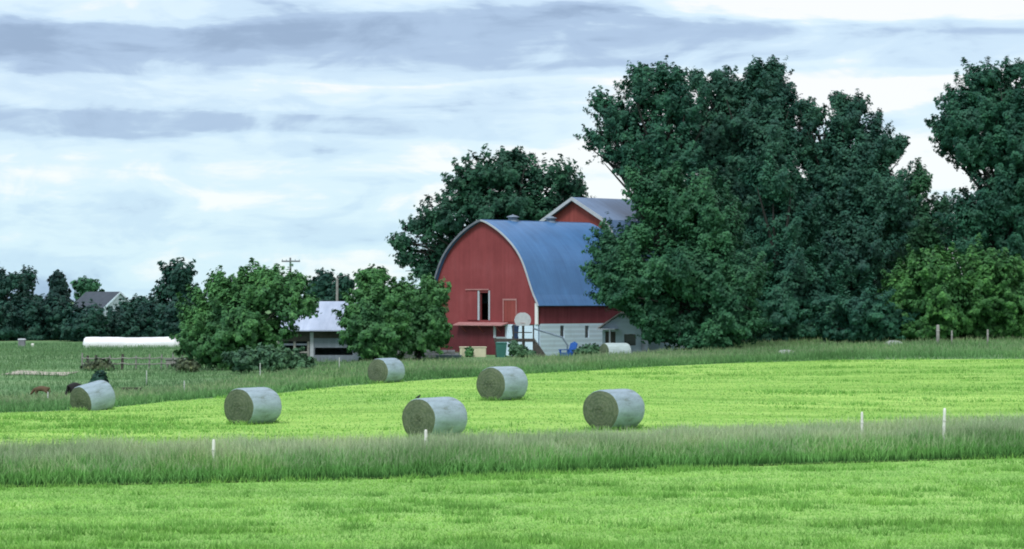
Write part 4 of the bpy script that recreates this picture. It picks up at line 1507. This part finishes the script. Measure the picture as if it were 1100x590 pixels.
rf.add([(xl - .3, -.9, e_z - .2), (xr + .3, -.9, e_z - .2), (xr + .3, 4, r_z), (xl - .3, 4, r_z), (xl - .3, 8.5, e_z - .13), (xr + .3, 8.5, e_z - .13),
        (xl - .3, -.9, e_z - .11), (xr + .3, -.9, e_z - .11), (xr + .3, 4, r_z + .09), (xl - .3, 4, r_z + .09), (xl - .3, 8.5, e_z - .04), (xr + .3, 8.5, e_z - .04)],
       [(0, 3, 2, 1), (3, 4, 5, 2), (6, 7, 8, 9), (9, 8, 11, 10), (0, 1, 7, 6), (4, 10, 11, 5), (0, 6, 9, 3), (3, 9, 10, 4), (1, 2, 8, 7), (2, 5, 11, 8)])
rf.build('roof', M['shed_roof'], shed)
# poles
py_y = 325.0
ppx = X(312.5, py_y)
pole = empty('utility_pole', (ppx, py_y, Tz(ppx, py_y)))
tag(pole, 'distant utility pole with crossarm against the sky', 'utility pole')
ptop = Z(276.5, py_y)
MB().tube([(.1, 0, -.2), (0, 0, ptop * .5), (-.08, 0, ptop)], [.19, .15, .11], 8).build('shaft', M['pole'], pole)
MB().box(-1.15, 1.15, -.2, -.08, Z(280.5, py_y) - .08, Z(280.5, py_y) + .10).build('crossarm', M['pole'], pole)
for q in (-1.05, -.55, .55, 1.05):
    MB().lathe([(.03, 0), (.05, .05), (.03, .09), (.045, .14), (.02, .18)], 8, Matrix.Translation((q, -.14, Z(280.5, py_y) + .1))).build('insulator', M['steel'], pole)
th_y = 222.0
thx = X(362, th_y)
o = MB().tube([(0, 0, -.2), (0, 0, 3), (.02, 0, Z(301, th_y))], [.13, .12, .10], 8).lathe([(.13, 0), (.13, .06), (.02, .12)], 8, Matrix.Translation((.02, 0, Z(301, th_y)))).build('slim_pole', M['greywood'])
o.location = (thx, th_y, Tz(thx, th_y))
tag(o, 'slim grey pole standing up behind the white shed roof', 'pole')

# ------------------------------------------------------------------ house beyond the hedgerow
ho_y = 470.0
hcx = X(128, ho_y)
house = empty('house', (hcx, ho_y, Tz(hcx, ho_y)), math.radians(-32))
tag(house, 'far house with dark grey roof and pale gable above hedgerow', 'house')
hw_, hl, hz_e, hz_r = 3.1, 10.5, Z(330, ho_y), Z(315, ho_y)
# local: gable faces -y, ridge along -x... ridge runs to the left and away
ga = panel([-hw_, 0, hw_], [0, hz_e, hz_r + 1], [], lambda u, w, z: (u, w, z), .2, lambda u: hz_e + (hz_r - hz_e) * (1 - abs(u) / hw_))
ga.build('gable_wall', M['gable_white'], house)
panel([-hw_, 0, hw_], [0, hz_e, hz_r + 1], [], lambda u, w, z: (u, hl - w, z), .2, lambda u: hz_e + (hz_r - hz_e) * (1 - abs(u) / hw_)).build('gable_wall', M['siding'], house)
for s in (-1, 1):
    panel([.21, hl - .21], [0, hz_e], [], lambda u, w, z: (s * (hw_ - w), u, z), .2).build('side_wall', M['siding'], house)
roof_shell([(-hw_ - .4, hz_e - .3), (0, hz_r + .05), (hw_ + .4, hz_e - .3)], -.4, hl + .4, .15).build('roof', M['slate'], house)
verge([(-hw_ - .4, hz_e - .3), (0, hz_r + .05), (hw_ + .4, hz_e - .3)], -.5, -.405, -.15, .17).build('verge_trim', M['gable_white'], house)
MB().box(-.5, .5, -.05, -.004, hz_e - 1.6, hz_e - .3).build('window', M['glass'], house)
house.rotation_euler[2] = math.radians(42)

# ------------------------------------------------------------------ white wrapped bale row
bg_y = 262.0
xb0, xb1 = X(89, bg_y), X(195, bg_y)
zb0 = Tz((xb0 + xb1) / 2, bg_y)
bag = empty('wrapped_bale_row', ((xb0 + xb1) / 2, bg_y, zb0), math.radians(2))
tag(bag, 'long white plastic-wrapped bale tube lying before the dark hedgerow', 'wrapped bales')
nseg, nr = 64, 20
Lb = (xb1 - xb0)
vs, fs_ = [], []
R0 = 0.74
zc = Z(362, bg_y) - zb0 - R0
for i in range(nseg + 1):
    f = i / nseg
    xx = -Lb / 2 + Lb * f
    cap = min(f, 1 - f) * Lb
    rr = R0 * min(1, math.sqrt(max(0.0, 1 - max(0, 1 - cap / .45) ** 2)) + .02)
    rr *= 1 - .022 * abs(math.sin(f * math.pi * 8)) ** 6 + .012 * math.sin(f * 23)
    for k in range(nr):
        a_ = 2 * math.pi * k / nr
        vs.append((xx, math.cos(a_) * rr, zc + math.sin(a_) * rr * .97 + .03 * math.sin(f * 9)))
for i in range(nseg):
    for k in range(nr):
        fs_.append((i * nr + k, (i + 1) * nr + k, (i + 1) * nr + (k + 1) % nr, i * nr + (k + 1) % nr))
fs_.append(tuple(range(nr)))
fs_.append(tuple(nseg * nr + k for k in range(nr - 1, -1, -1)))
MB().add(vs, fs_).build('wrap', M['bag'], bag, True)
for q in (.905,):
    xx = -Lb / 2 + Lb * q
    MB().tube([(xx + .35 * math.sin(a_ * .5), math.cos(a_) * (R0 + .01), zc + math.sin(a_) * (R0 + .01)) for a_ in np.linspace(-.6, 3.7, 16)], [.03] * 16, 5).build('tie_strap', M['bag_end'], bag)

# ------------------------------------------------------------------ round bales
BALES = 'round hay bales lying on the mown field'


def bale_meshes(R=0.76, Ln=1.62, seed=0):
    r = np.random.default_rng(seed)
    nr = 48
    prof = [(-Ln / 2, R * .955), (-Ln / 2 + .05, R * .985), (-Ln / 2 + .14, R), (-Ln * .2, R * 1.008), (0, R * 1.0), (Ln * .2, R * 1.008), (Ln / 2 - .14, R), (Ln / 2 - .05, R * .985), (Ln / 2, R * .955)]
    ph = r.uniform(0, 6.28, 5)

    def shape(a, rad, yy):
        w = 1 + .010 * math.sin(3 * a + ph[0]) + .007 * math.sin(7 * a + ph[1] + yy * 2) + .004 * math.sin(15 * a + ph[2] + yy * 5)
        x, z = math.cos(a) * rad * w * 1.03, math.sin(a) * rad * w * .985
        if z < -R * .88:
            z = -R * .88 + (z + R * .88) * .25
        return x, z
    vs, fs = [], []
    for yy, rad in prof:
        for k in range(nr):
            x, z = shape(2 * math.pi * k / nr, rad, yy)
            vs.append((x, yy, z))
    for i in range(len(prof) - 1):
        for k in range(nr):
            fs.append((i * nr + k, i * nr + (k + 1) % nr, (i + 1) * nr + (k + 1) % nr, (i + 1) * nr + k))
    wrap = bpy.data.meshes.new('net_wrap')
    wrap.from_pydata(vs, [], [f[::-1] for f in fs])
    for p in wrap.polygons:
        p.use_smooth = True
    ends = []
    for s in (-1, 1):
        vs, fs = [], []
        rings = [1.0, .97, .85, .7, .55, .4, .25, .12]
        for j, q in enumerate(rings):
            for k in range(nr):
                x, z = shape(2 * math.pi * k / nr, R * .955 * q, s * Ln / 2)
                bulge = (.0 if j == 0 else .015 + .07 * (1 - q * q)) + (r.normal(0, .012) if j else 0)
                vs.append((x, s * (Ln / 2 + bulge), z))
        vs.append((0, s * (Ln / 2 + .05), 0))
        for j in range(len(rings) - 1):
            for k in range(nr):
                f = (j * nr + k, j * nr + (k + 1) % nr, (j + 1) * nr + (k + 1) % nr, (j + 1) * nr + k)
                fs.append(f if s < 0 else f[::-1])
        for k in range(nr):
            f = ((len(rings) - 1) * nr + k, (len(rings) - 1) * nr + (k + 1) % nr, len(vs) - 1)
            fs.append(f if s < 0 else f[::-1])
        me = bpy.data.meshes.new('hay_end')
        me.from_pydata(vs, [], fs)
        for p in me.polygons:
            p.use_smooth = True
        ends.append(me)
    return wrap, ends


def bale(label, px, py_base, theta, scale=1.0, tilt=0.0, sink=0.0, wrapmat='wrap', seed=0, y=None, ln=1.62):
    if y is None:
        gx_, gy_ = ground_at(px, py_base)
        gy_ += .75
    else:
        gx_, gy_ = X(px, y), y
    gx_ = X(px, gy_)
    root = empty('hay_bale', (gx_, gy_, Tz(gx_, gy_) + .76 * .88 * scale + .02 - sink))
    root.rotation_euler = (math.radians(tilt), 0, -math.radians(theta))
    rr_ = random.Random(seed)
    root.scale = (scale * rr_.uniform(1.0, 1.05), scale, scale * rr_.uniform(.96, 1.0))
    tag(root, label, 'hay bale', BALES)
    w, e = bale_meshes(.76, ln, seed)
    link('net_wrap', w, root, M[wrapmat])
    for m_ in e:
        link('hay_end', m_, root, M['hay'])
    return root


bale('leftmost round hay bale, tilted, beside the pasture edge', 99.5, 442, 40, .95, 11, .10, seed=1, ln=1.5)
bale('round hay bale on open field behind the short white post', 271.5, 457, 37, .98, 0, .0, seed=2)
b3 = bale('round hay bale sunk behind the tall grass strip with a bird on it', 467, 472.5, 39, 1.0, 0, .0, seed=3, ln=1.72)
bale('rightmost round hay bale on the mown field', 659.5, 463, 37, 1.05, 0, .0, seed=4)
bale('round hay bale in the middle of the field below the barn', 539.5, 431, 38, 1.06, 0, .0, seed=5, ln=1.55)
bale('farthest round hay bale at the back edge of mown field', 415, 412, 38, 1.03, 0, .0, seed=6, ln=1.5)
bale('pale round bale half hidden in grass below the white wall', 661, 0, 62, 1.02, 0, .08, 'wrap_pale', seed=7, y=206, ln=2.0)
bpy.context.view_layer.update()
tuft_parts = []
for ob in [q for q in COL.objects if q.get('category') == 'hay bale' and q.location.y < 190]:
    n_ = 420
    c_, sn = math.cos(ob.rotation_euler[2]), math.sin(ob.rotation_euler[2])
    side = RNG.uniform(0, 1, n_)
    lx = np.where(side < .5, RNG.choice([-1, 1], n_) * RNG.uniform(.30, .62, n_), RNG.uniform(-.5, .5, n_))
    ly = np.where(side < .5, RNG.uniform(-.85, .85, n_), RNG.choice([-1, 1], n_) * RNG.uniform(.80, .98, n_))
    x = ob.location.x + (c_ * lx - sn * ly) * ob.scale[0]
    y = ob.location.y + (sn * lx + c_ * ly) * ob.scale[0]
    tuft_parts.append(blades(x, y, RNG.uniform(.08, .26, n_), 0.02, .6, 0.1, .7))
stuff_grass('bale_foot_grass', 'longer grass left standing round the feet of the bales', tuft_parts, M['stub'])

# bird on the bale
top = Vector((X(448.5, 87.6), 0, 0))
bird_anchor = b3.matrix_world @ Vector((-.15, -.70, .76 * .985))
bird = empty('bird', bird_anchor + Vector((0, 0, -.065)), 0.6)
bird.scale = (.75,) * 3
tag(bird, 'tiny dark bird perched on top of a hay bale', 'bird')
mb = MB()
mb.tube([(-.15, 0, .09), (-.09, 0, .105), (-.04, 0, .115), (.02, 0, .13), (.06, 0, .155), (.085, 0, .19), (.10, 0, .205), (.125, 0, .20), (.15, 0, .195)], [.012, .025, .045, .055, .048, .034, .034, .016, .003], 8)
mb.build('body', M['bird'], bird, True)
for s in (-1, 1):
    MB().tube([(0, s * .02, .09), (.01, s * .025, .04), (.0, s * .025, .0)], [.008, .005, .005], 5).build('leg', M['bird'], bird)
    MB().tube([(.05, s * .045, .14), (-.03, s * .055, .12), (-.13, s * .03, .095)], [.02, .03, .005], 6).build('wing', M['bird'], bird, True)

# ------------------------------------------------------------------ white fence posts in the tall strip
POSTS = 'white fence posts in the tall grass strip'


def post(label, px, py_top, y, r=.045, lean=0.0, group=POSTS, mat='post'):
    x = X(px, y)
    zb_ = Tz(x, y)
    h_ = Z(py_top, y) - zb_
    root = empty('fence_post', (x, y, zb_))
    tag(root, label, 'fence post', group)
    MB().tube([(0, 0, -.1), (lean * .5, 0, h_ * .5), (lean, 0, h_ - .06), (lean, 0, h_)], [r, r, r * .95, r * .6], 8).build('shaft', M[mat], root, True)
    MB().tube([(lean * .75 - r, -r * .9, h_ * .75), (lean * .75 + r * .2, -r * 1.5, h_ * .75), (lean * .75 + r, -r * .9, h_ * .75)], [.012] * 3, 5).build('insulator', M['post'], root)
    return root


ymid = lambda px_, f_: None
fy = lambda px_, off: float(front_y(X(px_, 72)) + off)
post('white fence post alone in the grass strip at left', 229.5, 472, fy(229, 1.3))
post('white fence post in front of the bale with the bird', 457.5, 461.5, fy(457, 3.0))
post('shorter white fence post right of centre in the grass strip', 926, 442.5, fy(926, 4.3), .042)
post('tallest white fence post at right, leaning slightly', 1013, 438.5, fy(1013, 2.0), .048, .05)
# weathered posts on the skyline of the unmown margin at right, and slim ones left
FP = 'weathered fence posts under the right-hand trees'
for px_, pt, lab, r_ in ((1007.5, 349, 'thick grey fence post under the bright bushes', .14), (1022.5, 355, 'short pale fence post beside thick grey post', .07), (1061, 354, 'grey fence post nearest the right picture edge', .08)):
    y_ = 214.0
    root = post(lab, px_, pt, y_, r_, 0, FP, 'greywood')
LP = 'slim fence posts in the left pasture'
for px_, pt, y_, lab in ((51.5, 421, 128, 'thin pale post just right of the brown calf'), (157.5, 398, 163, 'thin pale post by the pasture fence'), (198, 409, 140, 'thin pale post below the wide bushy tree'),
                         (279.5, 390, 165, 'thin pale post in front of low hedge'), (364.5, 384, 176, 'thin pale post below the shed opening')):
    post(lab, px_, pt, y_, .035, 0, LP, 'post_grey')
for px_, pt, y_, lab in ((35, 369, 262, 'stout pale post in front of dark hedgerow'),):
    post(lab, px_, pt, y_, .16, 0, LP)
bx_y = 262.0
bxx = X(23.5, bx_y)
hive = empty('hive_box', (bxx, bx_y, Tz(bxx, bx_y)))
tag(hive, 'small pale grey box in front of dark hedgerow', 'box')
MB().box(-.32, .32, -.3, .3, 0, .75).build('body', M['stone'], hive, False, .03)
MB().add([(-.38, -.36, .753), (.38, -.36, .753), (.38, .36, .753), (-.38, .36, .753), (-.3, -.3, .9), (.3, -.3, .9), (.3, .3, .9), (-.3, .3, .9)],
         [(3, 2, 1, 0), (4, 5, 6, 7), (0, 1, 5, 4), (1, 2, 6, 5), (2, 3, 7, 6), (3, 0, 4, 7)]).build('lid', M['trim'], hive)

# old board fence in the pasture
fen_y = 188.0
fx0, fx1 = X(88, fen_y), X(196, fen_y)
fen = empty('board_fence', ((fx0 + fx1) / 2, fen_y, Tz((fx0 + fx1) / 2, fen_y)))
tag(fen, 'old grey pasture fence with uneven posts and sagging rails', 'fence')
pxs = [88, 94, 103, 118, 131, 146, 160, 173, 186, 195]
pp = []
for i, px_ in enumerate(pxs):
    x_ = X(px_, fen_y) - fen.location.x
    zz_ = Tz(x_ + fen.location.x, fen_y) - fen.location.z
    h_ = random.uniform(.95, 1.25)
    ln_ = random.uniform(-.08, .08)
    w_ = .10 if px_ in (94, 103, 131) else .06
    MB().tube([(x_, 0, zz_ - .1), (x_ + ln_ * .5, 0, zz_ + h_ * .5), (x_ + ln_, 0, zz_ + h_)], [w_, w_, w_ * .9], 7).build('post', M['darkwood'] if w_ > .08 else M['greywood'], fen)
    pp.append((x_, zz_))
for i in range(len(pp) - 1):
    for hh_ in (.45, .85):
        (xa_, za), (xb_, zb_) = pp[i], pp[i + 1]
        MB().tube([(xa_, -.13, za + hh_ + random.uniform(-.05, .05)), ((xa_ + xb_) / 2, -.13, (za + zb_) / 2 + hh_ - .05), (xb_, -.13, zb_ + hh_ + random.uniform(-.05, .05))], [.045] * 3, 6).build('rail', M['greywood'], fen)
# pale sheet-topped feeder at the fence end, and low dark trough
fd_y = 190.0
fdx = X(189, fd_y)
fd = empty('feed_bunk', (fdx, fd_y, Tz(fdx, fd_y)))
tag(fd, 'pale flat-topped feed bunk at the end of pasture fence', 'feed bunk')
zt_ = Z(385, fd_y) - fd.location.z
MB().box(-.75, .75, -.5, .5, zt_ - .1, zt_).build('top', M['rock'], fd, False, .02)
MB().box(-.68, .68, -.42, .42, zt_ - .45, zt_ - .103).build('body', M['greywood'], fd)
for sx_ in (-.6, .6):
    for sy_ in (-.36, .36):
        MB().box(sx_ - .05, sx_ + .05, sy_ - .05, sy_ + .05, 0, zt_ - .453).build('leg', M['greywood'], fd)
tg_y = 146.0
tgx = X(141, tg_y)
tg = empty('feed_trough', (tgx, tg_y, Tz(tgx, tg_y)))
tag(tg, 'low dark trough lying in the pasture grass behind leftmost bale', 'trough')
zt_ = Z(416.5, tg_y) - tg.location.z
MB().add([(-.5, -.15, zt_ - .3), (.5, -.15, zt_ - .3), (.5, .15, zt_ - .3), (-.5, .15, zt_ - .3), (-.55, -.22, zt_), (.55, -.22, zt_), (.55, .22, zt_), (-.55, .22, zt_), (-.5, -.18, zt_), (.5, -.18, zt_), (.5, .18, zt_), (-.5, .18, zt_), (-.45, -.12, zt_ - .22), (.45, -.12, zt_ - .22), (.45, .12, zt_ - .22), (-.45, .12, zt_ - .22)],
         [(3, 2, 1, 0), (0, 1, 5, 4), (1, 2, 6, 5), (2, 3, 7, 6), (3, 0, 4, 7), (4, 5, 9, 8), (5, 6, 10, 9), (6, 7, 11, 10), (7, 4, 8, 11), (8, 9, 13, 12), (9, 10, 14, 13), (10, 11, 15, 14), (11, 8, 12, 15), (12, 13, 14, 15)]).build('basin', M['darkwood'], tg)
for s in (-.4, .4):
    MB().box(s - .06, s + .06, -.14, .14, -.05, zt_ - .303).build('foot', M['darkwood'], tg)

# pale rocks in the right-hand margin
def rock(label, px, py, y, r):
    x = X(px, y)
    me = bpy.data.meshes.new('field_stone')
    bm = bmesh.new()
    bmesh.ops.create_icosphere(bm, subdivisions=2, radius=1)
    for v in bm.verts:
        q = 1 + random.uniform(-.16, .16)
        v.co = Vector((v.co.x * r * q * 1.3, v.co.y * r * q, v.co.z * r * q * .7))
    bm.to_mesh(me)
    bm.free()
    o = link('field_stone', me, None, M['rock'])
    o.location = (x, y, Tz(x, y) + .3 * r)
    tag(o, label, 'stone', 'pale stones along the right-hand margin')


rock('pale stone in the grass margin under the dark tree clump', 843, 374.5, 205, .62)
rock('pale stone at the foot of the first bright bush', 960, 355.5, 218, .66)


# ------------------------------------------------------------------ calves
def calf(name, label, loc, rz, mat, lying, graze, size=1.0):
    """one skinned body: chest, belly, neck, head, four jointed legs, tail"""
    v, e, r = [], [], []

    def p(co, rad, par=None):
        v.append(co)
        r.append(rad)
        if par is not None:
            e.append((par, len(v) - 1))
        return len(v) - 1
    hz = .62 if not lying else .32
    pel = p((-.38, 0, hz), (.17, .18))
    b1 = p((-.12, 0, hz - .02), (.19, .19), pel)
    b2 = p((.14, 0, hz - .01), (.19, .20), b1)
    ch_ = p((.36, 0, hz), (.17, .20), b2)
    if graze:
        n1 = p((.52, 0, hz - .08), (.11, .11), ch_)
        n2 = p((.66, 0, hz - .25), (.09, .09), n1)
        h1 = p((.74, 0, hz - .36), (.085, .08), n2)
        p((.86, 0, hz - .46), (.05, .045), h1)
    else:
        n1 = p((.5, 0, hz + .1), (.11, .11), ch_)
        n2 = p((.6, .02, hz + .24), (.09, .09), n1)
        h1 = p((.68, .03, hz + .30), (.085, .085), n2)
        p((.84, .05, hz + .22), (.05, .05), h1)
    for s in (-1, 1):
        p((h1 and v[h1][0] - .03, s * .15, v[h1][2] + .06), (.025, .015), h1)
        if lying:
            k = p((.44, s * .2, .14), (.06, .06), ch_)
            p((.62, s * .2, .06), (.04, .04), k)
            k = p((-.3, s * .24, .16), (.08, .09), pel)
            k2 = p((-.06, s * .28, .10), (.06, .06), k)
            p((-.3, s * .3, .05), (.035, .035), k2)
        else:
            k = p((.38, s * .12, hz - .26), (.07, .07), ch_)
            k2 = p((.39, s * .12, .26), (.045, .045), k)
            p((.38, s * .12, 0.0), (.035, .035), k2)
            k = p((-.34, s * .13, hz - .22), (.085, .085), pel)
            k2 = p((-.46, s * .13, .28), (.045, .045), k)
            p((-.43, s * .13, 0.0), (.035, .035), k2)
    k = p((-.55, 0, hz + .04), (.03, .03), pel)
    p((-.60, 0, hz - .3), (.02, .02), k)
    me = bpy.data.meshes.new(name)
    me.from_pydata([Vector(q) for q in v], e, [])
    o = link(name, me, None, mat)
    o.location = loc
    o.rotation_euler = (0, 0, rz)
    m_ = o.modifiers.new('skin', 'SKIN')
    for i, q in enumerate(r):
        me.skin_vertices[0].data[i].radius = q
    me.skin_vertices[0].data[0].use_root = True
    m_.use_smooth_shade = True
    o.modifiers.new('sub', 'SUBSURF').levels = 2
    o.modifiers['sub'].render_levels = 2
    o.scale = (size,) * 3
    tag(o, label, 'calf', 'calves in the left pasture')
    return o


cy = 147.0
cxp = X(45, cy)
calf('calf', 'brown calf with lowered head in the left pasture grass', (cxp, cy, Tz(cxp, cy) + .04), math.radians(168), M['calf_brown'], False, True, .85)
cy = 138.0
cxp = X(80, cy)
calf('calf', 'black calf half hidden behind the leftmost hay bale', (cxp, cy, Tz(cxp, cy) + .05), math.radians(68), M['calf_black'], False, True, 1.3)
